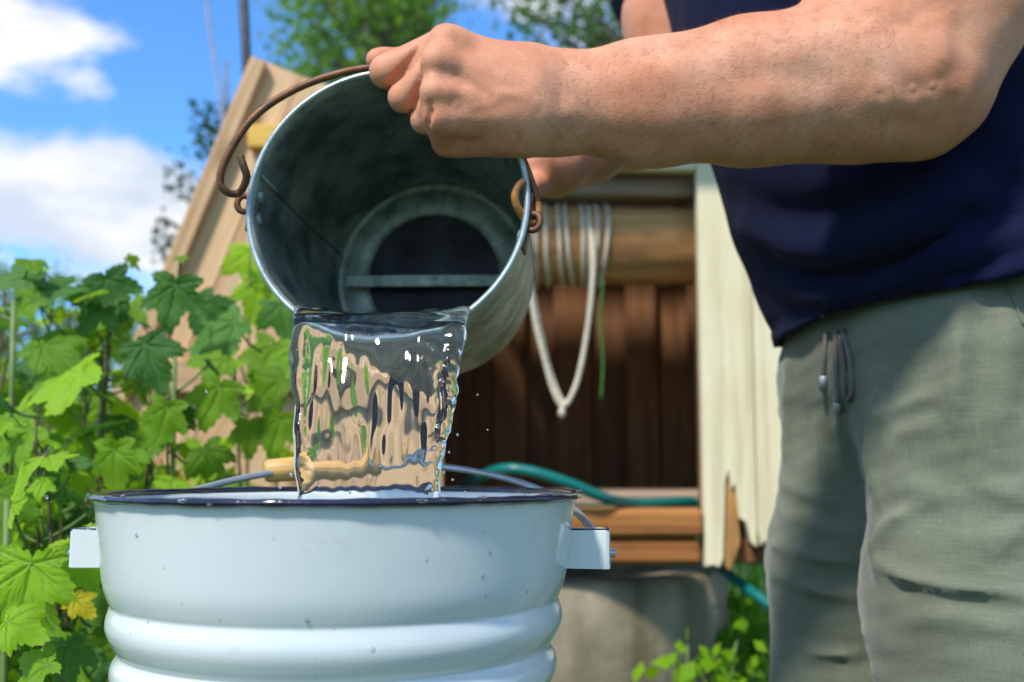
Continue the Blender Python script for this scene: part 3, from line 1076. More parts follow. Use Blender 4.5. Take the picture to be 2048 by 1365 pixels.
# teal hose over the ledge
hp = [at(900, 985, 2.0), at(945, 962, 1.86), at(1000, 940, 1.76), at(1060, 943, 1.74), at(1140, 968, 1.74), at(1215, 998, 1.76), at(1270, 1008, 1.84), at(1380, 1004, 1.90), at(1470, 1004, 1.96), at(1660, 1030, 1.93), at(1700, 1110, 1.80)]
hose = spline(hp, 8)
tag(tube('garden_hose', hose, 0.0095, M_HOSE, None, 14), 'teal rubber hose draped over the well ledge', 'hose')
hp = [at(1400, 1180, 2.15), at(1425, 1130, 1.93), at(1470, 1160, 1.86), at(1525, 1200, 1.80), at(1600, 1262, 1.76), at(1720, 1420, 1.80), at(1800, 1700, 1.9)]
tag(tube('garden_hose', spline(hp, 8), 0.0095, M_HOSE, None, 14), 'teal hose slanting down beside the concrete ring under the rotten board', 'hose')

# leafy weeds beside the ring
for (px, py, Y, h_) in [(1425, 1325, 1.72, .06), (1490, 1275, 2.05, .10), (1500, 1330, 1.9, .08), (1390, 1365, 1.68, .03)]:
    tp = at(px, py, Y)
    wroot = empty('weed', (tp.x, Y, 0))
    tag(wroot, ('broad leaved bright green weed sprawling in front of the concrete well ring' if px < 1450 else 'fine leaved darker weed between the concrete well ring and the trousers'), 'weed', 'weeds against the well ring')
    rw = random.Random(int(px))
    pts_ = []; vv, ff = [], []
    for k in range(5):
        e_ = Vector((tp.x + rw.uniform(-.07, .07), Y + rw.uniform(-.05, .05), tp.z + rw.uniform(-.12, h_)))
        pth = spline([Vector((tp.x, Y, 0)), Vector((tp.x, Y, 0)).lerp(e_, .6) + Vector((rw.uniform(-.02, .02), 0, 0)), e_], 4)
        v_, f_ = tube_data(pth, .002, 5, off=len(vv)); vv += v_; ff += f_
        pts_ += [tuple(p_) for p_ in pth[3:]]
    mesh_obj('stem', vv, ff, M_STEM_GREEN, wroot)
    lv, lf = leaf_cloud(pts_, 240, (.022, .022, .03), .036, .2, np.random.RandomState(int(px)))
    lo_ = np_obj('foliage', lv, lf, M_LEAF_BRIGHT if px < 1450 else M_GRASS, wroot); lo_['kind'] = 'stuff'

# dark pole and pale cable beyond the door
p0, p1 = at(474, -260, 2.6), at(497, 200, 2.6)
dirp = (p1 - p0) / (p1.z - p0.z)
tag(tube('metal_pole', [p0, p1, p1 + dirp * (0 - p1.z)], 0.0125, M_POLE, None, 14), 'dark metal pole rising behind the wooden door panel', 'pole')
cb = [at(404, -260, 3.0), at(414, 0, 3.0), at(424, 90, 3.0), at(438, 180, 3.0), at(446, 260, 3.0), at(470, 500, 3.0)]
cb.append(Vector((cb[-1].x + .04, 3.0, 0)))
tag(tube('cable', spline(cb, 6), 0.005, M_WIRE, None, 8), 'thin pale cable hanging beside the dark pole', 'cable')

# ------------------------------------------------------------------ currant bushes
def leaf_mesh(name, mat, seed, lobes=5, cup=0.25):
    rs = random.Random(seed)
    # lobed outline as radius over angle; tip at +y, petiole at origin
    spec = [(90, 1.0, 23), (90 - 52, .80, 21), (90 + 52, .80, 21), (90 - 108, .52, 22), (90 + 108, .52, 22)]
    spec = [(a + rs.uniform(-4, 4), l * rs.uniform(.92, 1.06), w) for a, l, w in spec]
    nA, nR = 132, 9
    A = [(-90 + 360 * (k + .5) / nA) for k in range(nA)]
    def rad(a):
        r = 0.20
        for (c, l, w) in spec:
            d = abs((a - c + 180) % 360 - 180)
            t = max(0.0, 1 - d / (w * 1.65))
            r = max(r, l * (0.43 + 0.57 * t ** 0.85) if t > 0 else 0)
        return r
    outl = []
    for k, a in enumerate(A):
        d = abs((a + 90 + 180) % 360 - 180)
        r = rad(a)
        r = r * min(1, 0.25 + d / 26) if d < 20 else r
        tooth = (k % 4) / 4.0
        r *= 1.0 - 0.10 * (abs(tooth - .5) * 2) * rs.uniform(.7, 1.2)
        outl.append(r)
    V, val = [(0, 0, 0)], [1.0]
    veins = []
    for (c, l, w) in spec:
        ca = R(c)
        tip = (math.cos(ca) * l, math.sin(ca) * l)
        veins.append(((0, 0), tip, .020))
        for s in (.3, .48, .66, .82):
            for sg in (-1, 1):
                st = (tip[0] * s, tip[1] * s)
                a2 = ca + sg * R(42)
                ln = l * (1 - s) * .62
                veins.append((st, (st[0] + math.cos(a2) * ln, st[1] + math.sin(a2) * ln), .011))
    def vein(x, y):
        b = 0.0
        for (p, q, w) in veins:
            dx, dy = q[0] - p[0], q[1] - p[1]
            t = max(0, min(1, ((x - p[0]) * dx + (y - p[1]) * dy) / (dx * dx + dy * dy + 1e-9)))
            d = math.hypot(x - p[0] - dx * t, y - p[1] - dy * t)
            b = max(b, math.exp(-(d / (w * (1 - .5 * t))) ** 2))
        return b
    ph = rs.uniform(0, 6)
    droop = rs.uniform(.12, .62); wx, wy = rs.uniform(4.5, 8.5), rs.uniform(4, 8); wa, wb_ = rs.uniform(.03, .085), rs.uniform(.03, .085); vf = rs.uniform(.02, .26)
    for j in range(1, nR + 1):
        s = j / nR
        for k in range(nA):
            a = R(A[k]); r = outl[k] * s
            x, y = r * math.cos(a), r * math.sin(a)
            v = vein(x, y)
            z = -droop * (x * x + y * y) * .8 - .035 * v + wa * math.sin(x * wx + ph) * s + wb_ * math.sin(y * wy + 2 * ph) * s
            z += vf * abs(x) * (1 - s * .3)
            V.append((x, y, z)); val.append(v)
    F = [(0, 1 + k, 1 + (k + 1) % nA) for k in range(nA)]
    for j in range(nR - 1):
        for k in range(nA):
            k2 = (k + 1) % nA
            F.append((1 + j * nA + k, 1 + (j + 1) * nA + k, 1 + (j + 1) * nA + k2, 1 + j * nA + k2))
    me = bpy.data.meshes.new(name)
    me.from_pydata(V, [], F)
    me.polygons.foreach_set('use_smooth', [True] * len(me.polygons))
    at_ = me.attributes.new('vein', 'FLOAT', 'POINT')
    at_.data.foreach_set('value', val)
    me.materials.append(mat)
    me.update()
    return me
LM = {}
for key, mat in (('g', M_LEAF), ('b', M_LEAF_BRIGHT), ('t', M_LEAF_TEAL), ('y', M_LEAF_YELLOW)):
    LM[key] = [leaf_mesh('leaf_' + key, mat, 10 * i + len(key), cup=.2) for i in range(6 if key != 'y' else 1)]

def place_leaf(base, tip, normal, size, parent, key='g'):
    me = rnd.choice(LM[key])
    o = bpy.data.objects.new('leaf', me)
    col.objects.link(o)
    y = Vector(tip).normalized(); z = Vector(normal)
    z = (z - y * z.dot(y)).normalized(); x = y.cross(z)
    M = Matrix.Identity(4)
    for i in range(3):
        M[i][0], M[i][1], M[i][2], M[i][3] = x[i] * size, y[i] * size, z[i] * size, base[i]
    o.matrix_basis = M
    o.parent = parent
    o.matrix_parent_inverse = Matrix.Translation(parent.location).inverted()
    return o

def clear(p, size):
    """keep leaves out of the buckets, the door and the stool"""
    if p.y > 1.69 - size * 0.6 and p.x > -0.95: return False
    if math.hypot(p.x + 0.1135, p.y - 0.666) < 0.20 + size * 0.9 and p.z < 0.86: return False
    if p.x < -0.24 and p.x > -0.40 and abs(p.y - .666) < 0.06 + size * .6 and .70 < p.z < .80: return False
    if p.x > -0.20 - size and p.y < 1.0 and p.z > 0.75: return False
    if p.y < 0.62: return False
    return True

def bush(name, canes, label, seed, bright=.22, teal=.22):
    r = random.Random(seed)
    bx = sum(c[0].x for c in canes) / len(canes); by = sum(c[0].y for c in canes) / len(canes)
    root = empty(name, (bx, by, 0))
    tag(root, label, 'bush', 'currant bushes beside the white bucket')
    for (top, base, nleaf, smax) in canes:
        nleaf = int(nleaf * 1.4); smax *= .88
        mid = base.lerp(top, .55) + Vector((r.uniform(-.04, .04), r.uniform(-.03, .03), 0))
        path = spline([base, mid, top], 10)
        tube('cane', path, [0.0042 - 0.003 * i / (len(path) - 1) for i in range(len(path))], M_STEM, root, 7)
        ang = r.uniform(0, 6.28)
        pv, pf = [], []
        for k in range(nleaf):
            t = 0.30 + 0.70 * (k + r.uniform(-.3, .3)) / max(1, nleaf - 1)
            t = min(max(t, .2), 1.0)
            p = path[min(int(t * (len(path) - 1)), len(path) - 1)]
            ang += 2.4 + r.uniform(-.3, .3)
            out = Vector((math.cos(ang), math.sin(ang), 0))
            pl = r.uniform(.030, .075) * (1.0 if t < .93 else .5)
            size = smax * r.uniform(.55, 1.12) * (1.0 if t < .8 else (1.0 - .42 * (t - .8) / .2))
            e = p + out * pl * .8 + Vector((0, 0, pl * r.uniform(.25, .7)))
            dr = R(r.uniform(5, 62))
            tip = (out * math.cos(dr) + Vector((0, 0, -math.sin(dr))))
            nor = Vector((0, 0, math.cos(dr))) + out * math.sin(dr) + Vector((r.uniform(-.35, .35), r.uniform(-.35, .35), 0))
            c = e + tip * size * .5
            if not clear(c, size) or not clear(e, size * .3): continue
            key = 'g'
            q = r.random()
            if q < bright: key = 'b'
            elif q < bright + teal: key = 't'
            elif q > .985: key = 'y'
            place_leaf(e, tip, nor, size, root, key)
            v, f = tube_data(spline([p, p.lerp(e, .5) + Vector((0, 0, -.004)), e], 3), [.0016] * 6 + [.0011], 5, off=len(pv))
            pv += v; pf += f
        if pv:
            o = mesh_obj('petioles', pv, pf, M_STEM_GREEN, root)
            o['kind'] = 'stuff'
    return root

def cane(px, py, Y, bx=None, dy=0.0, n=13, s=.066):
    top = at(px, py, Y)
    base = Vector(((top.x if bx is None else bx), Y + dy, 0))
    return (top, base, n, s)
def jitter(seed, n, x0, x1, y0, y1, Y0, Y1, leaf, s):
    r = random.Random(seed); out = []
    for _ in range(n):
        px = r.uniform(x0, x1); Y = r.uniform(Y0, Y1)
        top = at(px, r.uniform(y0, y1), Y)
        out.append((top, Vector((top.x + r.uniform(-.10, .10), Y + r.uniform(-.08, .1), 0)), leaf, s * r.uniform(.85, 1.12)))
    return out
b1 = bush('currant_bush', [cane(45, 560, 1.12, n=16), cane(110, 560, 1.2, n=17), cane(225, 540, 1.15, n=16), cane(150, 610, 1.3, n=15)] + jitter(1, 7, -60, 260, 560, 700, 1.2, 1.6, 15, .064),
     'tall currant bush with dark leaves cut out against the sky', 31, .15, .2)
b2 = bush('currant_bush', [cane(355, 565, 1.12, n=9, s=.062), cane(300, 700, 1.08, n=8, s=.06), cane(470, 740, 1.15, n=7, s=.056), cane(335, 830, 1.05, n=7, s=.056)],
     'currant bush with open sprays in front of the wooden door panel', 32, .2, .35)
b3 = bush('currant_bush', [cane(500, 500, 1.40, n=8, s=.06), cane(565, 600, 1.35, n=6, s=.054)],
     'currant bush spray with yellow green leaves beside the tilted pail', 33, .5, .15)
b4 = bush('currant_bush', jitter(4, 9, -120, 120, 760, 1000, .86, 1.15, 14, .072) + jitter(5, 8, -60, 330, 880, 1020, 1.0, 1.3, 13, .066),
     'low currant bush with large bright leaves beside the enamel bucket', 34, .34, .18)
b5 = bush('currant_bush', jitter(6, 15, -260, 180, 640, 900, 1.6, 2.3, 16, .064) + jitter(8, 6, 330, 620, 880, 980, 1.25, 1.6, 12, .064),
     'dense green currant bush filling the shade behind the others', 35, .3, .15)
# leaves traced one by one: px, py of the leaf base, depth, length in px, tip angle in the photo (deg, 0 right, 90 up), lean towards viewer, kind
HERO = [
 (62, 1128, .76, 165, 268, .85, 'b', b4), (352, 570, 1.06, 118, 265, .75, 't', b2), (290, 690, 1.02, 118, 300, .8, 't', b2),
 (470, 645, 1.12, 120, 215, .7, 't', b2), (440, 775, 1.05, 112, 250, .85, 'g', b2), (335, 815, 1.02, 92, 255, .85, 'g', b2),
 (165, 745, 1.02, 185, 205, .45, 'b', b1), (88, 690, 1.10, 118, 330, .5, 'g', b1), (70, 548, 1.12, 96, 200, .6, 't', b1), (72, 600, 1.1, 70, 215, .7, 'g', b1),
 (75, 585, 1.12, 112, 10, .5, 't', b1), (215, 560, 1.14, 108, 300, .8, 't', b1), (215, 590, 1.15, 120, 235, .7, 't', b1),
 (500, 500, 1.42, 100, 280, .85, 'b', b3), (520, 560, 1.40, 105, 265, .85, 'b', b3), (560, 610, 1.33, 96, 290, .7, 't', b3), (545, 690, 1.3, 110, 250, .8, 'g', b3),
 (560, 840, 1.15, 95, 260, .8, 'g', b3), (500, 850, 1.15, 80, 275, .8, 'g', b2), (150, 1200, .82, 60, 330, .6, 'y', b4),
 (15, 1245, .72, 95, 350, .6, 'b', b4), (95, 1330, .72, 110, 215, .5, 'g', b4), (150, 1090, .86, 120, 300, .8, 'b', b4), (190, 1160, .9, 110, 265, .8, 't', b4),
 (20, 1010, .80, 130, 60, .5, 'b', b4), (130, 930, .95, 120, 250, .8, 't', b4), (230, 900, 1.0, 105, 270, .8, 'g', b4), (60, 860, .98, 120, 220, .7, 'g', b4),
 (330, 870, 1.05, 90, 200, .7, 'g', b2), (410, 900, 1.12, 90, 300, .7, 'g', b2), (270, 620, 1.2, 110, 200, .6, 'g', b1), (400, 610, 1.2, 96, 320, .7, 't', b2),
 (455, 720, 1.2, 100, 180, .7, 'g', b2), (560, 760, 1.22, 100, 220, .8, 'g', b3), (590, 700, 1.28, 95, 250, .8, 'g', b3), (130, 1290, .80, 100, 280, .8, 't', b4),
 (200, 1330, .84, 100, 230, .7, 't', b4), (360, 960, 1.12, 60, 230, .7, 'y', b2),
]
for (px, py, Y, lp, ang, lean, key, par) in HERO:
    p = at(px, py, Y)
    a = R(ang)
    size = lp / FPX * Y * 0.96
    tip = Vector((math.cos(a), -0.25 * (1 - lean) - .12, math.sin(a)))
    nor = Vector((rnd.uniform(-.25, .25), -lean, 1 - lean * .75))
    place_leaf(p, tip, nor, size, par, key)
    back = -Vector((math.cos(a), 0, math.sin(a))) * .25 + Vector((rnd.uniform(-.2, .2), .8, -.55))
    q = p + back.normalized() * rnd.uniform(.05, .09)
    tube('petiole', spline([q, p.lerp(q, .5) + Vector((0, 0, -.006)), p], 3), [.0014] * 7, M_STEM_GREEN, par, 6)
# a few straight grass-like stalks among them
for (px, py, py2, Y) in [(28, 600, 1200, 1.0), (205, 620, 760, 1.25), (15, 1000, 1400, .8), (350, 690, 860, 1.12)]:
    a, b_ = at(px, py, Y), at(px - 12, py2, Y)
    b_ = Vector((b_.x, b_.y, 0.0))
    tube('cane', spline([b_, a.lerp(b_, .5) + Vector((.01, 0, 0)), a], 5), .0028, M_STEM_GREEN, b1 if Y > .95 else b4, 7)

# ------------------------------------------------------------------ stool and white bucket
WB = at(687, 989, 0.666)            # centre of the rim, at the middle of its roll
HB = 0.305
stool_h = WB.z - HB
stool = empty('wooden_stool', (WB.x, WB.y, 0))
tag(stool, 'plain wooden stool under the white enamel bucket', 'stool')
for k in range(3):
    M = frame((WB.x - .16, WB.y - .11 + k * .11, stool_h - .014), (1, 0, 0), (0, 1, 0))
    board('seat_board', .107, .028, .32, M, M_STOOL, stool)
for sx in (-1, 1):
    M = frame((WB.x + sx * .12, WB.y - .15, stool_h - .055), (0, 1, 0), (1, 0, 0))
    board('apron', .022, .05, .30, M, M_STOOL, stool)
    for sy in (-1, 1):
        M = frame((WB.x + sx * .12, WB.y + sy * .115, 0), (0, 0, 1), (1, 0, 0))
        board('leg', .036, .036, stool_h - .081, M, M_STOOL, stool)

wb = empty('enamel_bucket', (WB.x, WB.y, WB.z - HB))
tag(wb, 'large white enamel bucket with dark rim and ribbed wall, being filled', 'bucket')
outer = [(.1500, -.003), (.1485, -.0058), (.1455, -.0291), (.1433, -.0456), (.1416, -.0534), (.1391, -.0601), (.1378, -.0632), (.1383, -.0661), (.1397, -.0710), (.1400, -.0755), (.1389, -.0800), (.1357, -.0861), (.1330, -.0901),
         (.1325, -.0916), (.1335, -.0945), (.1357, -.0982), (.1365, -.1022), (.1361, -.1066), (.1345, -.111), (.1318, -.1155), (.1312, -.117), (.1322, -.1195), (.1340, -.1235), (.1344, -.1275), (.1335, -.133), (.1310, -.140), (.1270, -.18), (.1200, -.24), (.1140, -.298), (.1130, -.303), (.1100, -.305)]
# smooth the profile with a spline
pp = spline([(r, z, 0) for r, z in outer], 4)
prof_o = [(p.x, p.y) for p in pp]
prof_i = [(r - .0022, z) for r, z in reversed(prof_o[:-6])] + [(.1475, -.002)]
profile = prof_o + [(0.001, -.302), (0.001, -.2995), (.107, -.2995)] + prof_i
MB = Matrix.Translation(WB)
V, F = lathe_data(profile, 160, MB, close=True)
mesh_obj('body', V, F, M_ENAMEL, wb)
# rolled rim, a little uneven with runs of enamel
RS = 240
V, F = [], []
for k in range(RS):
    a = 2 * math.pi * k / RS
    wob = 0.0004 * math.sin(9 * a) + .0003 * math.sin(23 * a + 1) + .0003 * math.sin(41 * a)
    for j in range(14):
        b_ = 2 * math.pi * j / 14
        rr_ = .1505 + math.cos(b_) * (.0031 + wob * .5)
        z_ = math.sin(b_) * (.0022 + wob * .5)
        V.append(WB + Vector((rr_ * math.cos(a), rr_ * math.sin(a), z_)))
for k in range(RS):
    for j in range(14):
        k2, j2 = (k + 1) % RS, (j + 1) % 14
        F.append((k * 14 + j, k2 * 14 + j, k2 * 14 + j2, k * 14 + j2))
rim = mesh_obj('rim', V, F, M_RIM, wb)
# lugs: folded tabs at both sides
def lug(sgn):
    zt = at(0, 1058, WB.y).z - 0; zb = at(0, 1133, WB.y).z
    pts = []
    x_in, x_out = .1420, .1705
    d = .0125
    outl = [(x_in, -d), (x_out - .003, -d), (x_out - .001, -d + .001), (x_out, -d + .004), (x_out, d - .004), (x_out - .003, d), (x_in, d)]
    inn = [(x_in, d - .0016), (x_out - .004, d - .0016), (x_out - .0018, d - .005), (x_out - .0018, -d + .005), (x_out - .004, -d + .0016), (x_in, -d + .0016)]
    poly = outl + inn
    n = len(poly)
    V = [WB + Vector((sgn * x, y, zb - WB.z)) for x, y in poly] + [WB + Vector((sgn * x, y, zt - WB.z)) for x, y in poly]
    F = []
    for i in range(n):
        j = (i + 1) % n
        F.append((i, j, n + j, n + i) if sgn > 0 else (i, n + i, n + j, j))
    m = len(outl)
    for base in (0, n):
        for i in range(m - 1):
            a, b_, c, d_ = base + i, base + i + 1, base + (n - 1 - min(i + 1, len(inn) - 1)), base + (n - 1 - min(i, len(inn) - 1))
            F.append((a, b_, c) if c == d_ else (a, b_, c, d_))
    o = mesh_obj('lug', V, F, M_ENAMEL, wb, smooth=False)
    bv = o.modifiers.new('bevel', 'BEVEL'); bv.width = .0007; bv.segments = 2; bv.limit_method = 'ANGLE'; bv.angle_limit = R(50)
    return (zt + zb) / 2
zl = lug(-1); lug(1)
for sg in (-1, 1):   # dark edges where the enamel is worn
    zt = at(0, 1057, WB.y).z
    tube('lug_edge', [Vector((WB.x + sg * .1450, WB.y - .0118, zt)), Vector((WB.x + sg * .1692, WB.y - .0118, zt)), Vector((WB.x + sg * .1697, WB.y + .0118, zt))], .0008, M_RIM, wb, 6)
# steel bail laid back on the far rim, with a turned wooden grip
psi = R(14.5)
bp = []
for k in range(41):
    ph = math.pi * k / 40
    x = -.1620 * math.cos(ph); s = .196 * math.sin(ph)
    bp.append(Vector((WB.x + x, WB.y + s * math.cos(psi), zl + .004 + s * math.sin(psi))))
bail = tube('bail', [Vector((WB.x - .1745, WB.y, zl - .004)), Vector((WB.x - .167, WB.y, zl - .003))] + bp + [Vector((WB.x + .167, WB.y, zl - .003)), Vector((WB.x + .1745, WB.y, zl - .004))], .0027, M_STEEL, wb, 12)
gc = bp[16].lerp(bp[17], .5)
grp = [(0.002, -.050), (.0075, -.050), (.0092, -.047), (.0098, -.03), (.0104, 0), (.0098, .03), (.0092, .047), (.0075, .050), (.002, .050)]
V, F = lathe_data(grp, 24)
go = mesh_obj('grip', V, F, M_GRIP)
go.matrix_basis = frame(gc, bp[18] - bp[15], (0, 0, 1))
adopt(go, bail)
# water standing low in the bucket
V, F = lathe_data([(.0005, 0), (.05, 0), (.10, 0), (.1255, 0), (.1278, .0012), (.1278, -.002), (.107, -.152), (.0005, -.152)], 64, Matrix.Translation((WB.x, WB.y, WB.z - .145)))
tag(mesh_obj('water', V, F, M_WATER), 'clear water gathered inside the white enamel bucket', 'water')

# ------------------------------------------------------------------ galvanised pail
C0 = at(773, 405, 0.70)
B0 = at(868, 556, 0.90)
axis = (B0 - C0).normalized()
DEP = (B0 - C0).length
RT, RB = 0.0982, 0.0885
MP = frame(C0, axis, (1, 0, 0))       # local x right, z into the pail
pail = empty('galvanised_pail', B0)
tag(pail, 'old grey galvanised pail tipped over on its side pouring water', 'pail')
rb = RB
prof = [(RT, .0), (RT - .0004, .012), (RT - .002, .04), (RT - .0055, .12), (RB, DEP + .004), (RB - .001, DEP + .014), (RB - .0024, DEP + .014), (RB - .003, DEP + .0015),
        (RB - .0005 - .0015, DEP - .001), (RT - .007, .12), (RT - .0035, .04), (RT - .0019, .012), (RT - .0016, 0.0)]
V, F = lathe_data(prof, 128, MP, close=True)
mesh_obj('wall', V, F, M_ZINC, pail)
V, F = lathe_data([(RT + .0008 + .0021 * math.cos(a), .0005 + .0021 * math.sin(a)) for a in [2 * math.pi * q / 12 for q in range(12)]], 160, MP, close=True)
mesh_obj('rim', V, F, M_ZINC_EDGE, pail)
# base: raised ring, blackened recessed middle, strap
rd = .0585
V, F = lathe_data([(RB - .0012, DEP - .0035), (RB - .004, DEP - .0015), (RB - .0075, DEP - .001), (RB - .0095, DEP - .004), (rd + .004, DEP - .004), (rd, DEP - .0015), (rd, DEP + .003), (RB - .004, DEP + .003)], 96, MP, close=True)
mesh_obj('base_ring', V, F, M_ZINC_BASE, pail)
V, F = lathe_data([(rd + .001, DEP + .0005), (rd * .6, DEP + .004), (.001, DEP + .0048)], 64, MP)
mesh_obj('base_plate', V, F, M_TAR, pail)
s0, s1 = at(690, 563, .888), at(1012, 561, .888)
Ms = frame(s0, s1 - s0, (0, 0, 1))
board('strap', .0108, .0035, (s1 - s0).length, Ms, M_ZINC_BASE, pail, .001)
# seam down the side and rivets of the ears
def wall_pt(ang, depth, off=0.0):
    t = depth / DEP
    r = RT + (RB - RT) * t + off
    return MP @ Vector((r * math.cos(ang), r * math.sin(ang), depth))
# ang in local frame: find the angle that points to image left / right
def ang_of(px, py):
    best = min(range(720), key=lambda q: (lambda s: (s[0] - px) ** 2 + (s[1] - py) ** 2)(proj(wall_pt(q * math.pi / 360, 0))))
    return best * math.pi / 360
def proj(p):
    d = Vector(p) - Vector((0, 0, CAM_H))
    fw = d.y * CP + d.z * SP
    up = -d.y * SP + d.z * CP
    return (1024 + FPX * d.x / fw, 682.5 - FPX * up / fw)
aL, aR = ang_of(487, 402), ang_of(1060, 440)
Vs, Fs = [], []
for aa in (aL - .085, aL + .085, aR - .085, aR + .085):
    c = wall_pt(aa, .014, -.002)
    nrm = (MP @ Vector((0, 0, .014)) - c).normalized()
    Mv = frame(c, nrm, axis)
    V, F = lathe_data([(.0052, -.001), (.005, .0006), (.0036, .0018), (.0015, .0023), (.0002, .0024)], 14, Mv)
    mesh_obj('rivet', V, F, M_ZINC, pail)
for aa in (aL, aR):
    # ear: strip riveted to the outside with an upright eye in front of the rim
    c = wall_pt(aa, .010, .0022)
    nrm = (c - MP @ Vector((0, 0, .010))).normalized()
    tang = axis.cross(nrm).normalized()
    Me = frame(c - tang * .021, tang, nrm)
    board('ear_plate', .003, .016, .042, Me, M_RUST, pail, .001)
    ec = wall_pt(aa, .004, .0060)
    ring = [ec + (tang * math.cos(q) * .0060 + (nrm * .8 - axis * .2) * math.sin(q) * .0060) for q in [2 * math.pi * k / 20 for k in range(21)]]
    V, F = tube_data(ring, .0024, 8, cap=False)
    mesh_obj('ear_eye', V, F, M_RUST, pail)
# lapped seam inside
sp_ = [wall_pt(aL + .22, d, -.0026) for d in (.004, .05, .10, .15, DEP - .004)]
tube('seam', sp_, .0014, M_ZINC, pail, 6)
# wire bail: hooks at both ears, gripped by the fist
left = [at(481, 312, .690), at(487, 332, .690), at(493, 352, .692), at(488, 372, .696), at(478, 386, .700), at(462, 388, .698), at(446, 378, .694), at(440, 360, .692), at(447, 330, .690), at(468, 288, .689), at(500, 243, .690), at(545, 205, .692), at(610, 170, .694), at(680, 147, .696), at(740, 136, .697),
        at(810, 134, .698), at(880, 144, .698), at(950, 174, .699), at(1000, 224, .700), at(1030, 285, .700), at(1052, 335, .700), at(1068, 380, .700), at(1076, 415, .699), at(1074, 438, .698), at(1062, 447, .696), at(1048, 436, .694), at(1035, 415, .690), at(1030, 395, .688), at(1036, 375, .688), at(1047, 362, .689)]
pb = spline(left, 7)
nR_ = len(pb)
bo = tube('bail', pb, [.0027] * nR_, M_RUST, pail, 12)
# orange rust on the right hook
hk = pb[-52:]
tube('rusty_hook', hk, .0029, M_RUST_ORANGE, pail, 12)

# ------------------------------------------------------------------ poured water
def pouring():
    h = 0.00135
    lo = np.array([-0.165, 0.585, 0.640]); hi = np.array([-0.012, 0.895, 0.945])
    fl = Field(lo, hi, h)
    X, Y, Z = fl.axes((0, 0, 0), fl.n)
    lip = C0 + Vector((0, 0, -1)) * RT
    z0, y0, v = 0.910, 0.687, 0.34
    zz = Z + 0 * X
    # falling sheet
    tfall = np.sqrt(np.maximum(2 * (z0 - Z), 0) / 9.81)
    yc = y0 - v * tfall + np.maximum(Z - z0, 0) * 2.2
    slope = np.clip(v / np.maximum(9.81 * tfall, 0.25), 0, 1.4)
    cosl = 1 / np.sqrt(1 + slope ** 2)
    zk = [0.60, .70, .755, .80, .85, .90, .925, 1.0]
    def xs(px, py, Yd): return at(px, py, Yd).x
    xl = [xs(600, 995, .61), xs(600, 995, .615), xs(598, 960, .625), xs(594, 900, .635), xs(592, 800, .655), xs(590, 690, .680), xs(586, 640, .69), xs(586, 640, .69)]
    xr = [xs(866, 995, .61), xs(868, 995, .615), xs(872, 975, .625), xs(884, 930, .635), xs(908, 830, .655), xs(934, 700, .680), xs(950, 645, .69), xs(955, 640, .69)]
    XL = np.interp(Z, zk, xl); XR = np.interp(Z, zk, xr)
    cx = (XL + XR) / 2; hw = (XR - XL) / 2
    th = np.interp(Z, [.6, .80, .87, .905, .93], [.0058, .0062, .0066, .0082, .010])
    e = hw - np.abs(X - cx)
    th = th * (1 + 0.42 * np.exp(-(e / .006) ** 2))
    qx = np.maximum(np.abs(X - cx) - (hw - th), 0)
    dy = (Y - yc) * cosl
    d = np.sqrt(qx ** 2 + dy ** 2) - th
    rise = .0065 * np.clip((X - cx) / hw, -1.1, 1.1) ** 2 + .0008 * np.sin(X * 190) + .0006 * np.sin(X * 340 + 1)
    d = np.maximum(d, Z - (0.9100 + rise))
    # water lying in the pail
    ax = np.array(axis); c0 = np.array(C0)
    px_, py_, pz_ = X - c0[0], Y - c0[1], Z - c0[2]
    s = px_ * ax[0] + py_ * ax[1] + pz_ * ax[2]
    rad = np.sqrt(np.maximum(px_ ** 2 + py_ ** 2 + pz_ ** 2 - s ** 2, 0))
    lim = RT - .0024 - (RT - RB) * s / DEP
    lvl = 0.9075 + rise
    w = np.maximum(np.maximum(rad - lim, Z - lvl), np.maximum(s - (DEP - .006), -s - .004))
    k = .010
    hh = np.maximum(k - np.abs(d - w), 0) / k
    fl.F = (np.minimum(d, w) - hh * hh * k * .25).astype(np.float32)
    V, Fq = fl.mesh(2)
    Nn = vnormals(V, Fq)
    # standing ripples: long vertical ones, finer crossing ones, lumpy ropes at the edges
    n1 = SineNoise((150, 40, 26), 16, 3); n2 = SineNoise((330, 60, 90), 18, 4); n3 = SineNoise((90, 40, 120), 14, 6); n4 = SineNoise((420, 420, 260), 22, 9)
    zz = V[:, 2]
    fallm = np.clip((0.905 - zz) / .03, 0, 1) * (V[:, 1] < .705)
    XLv = np.interp(zz, zk, xl); XRv = np.interp(zz, zk, xr)
    el = np.minimum(V[:, 0] - XLv, XRv - V[:, 0])
    edge = np.exp(-(np.maximum(el, 0) / .007) ** 2)
    redge = np.exp(-((XRv - V[:, 0]) / .010) ** 2)
    lowcalm = np.clip((zz - .800) / .03, .25, 1)
    amp = fallm * ((.00095 * n1(V) + .00058 * n2(V) + .00048 * n3(V)) * lowcalm)
    amp += fallm * edge * .0011 * n3(V * np.array([1, 1, 1.4])) + fallm * redge * .0011 * n4(V)
    inner = (1 - fallm) * .0006 * n3(V)
    V = V + Nn * (amp + inner)[:, None]
    V = relax(V, Fq, 1)
    return V, Fq
V, Fq = pouring()
ws = np_obj('poured_water', V, Fq, M_WATER)
tag(ws, 'clear rippling sheet of water pouring from the grey pail', 'water')

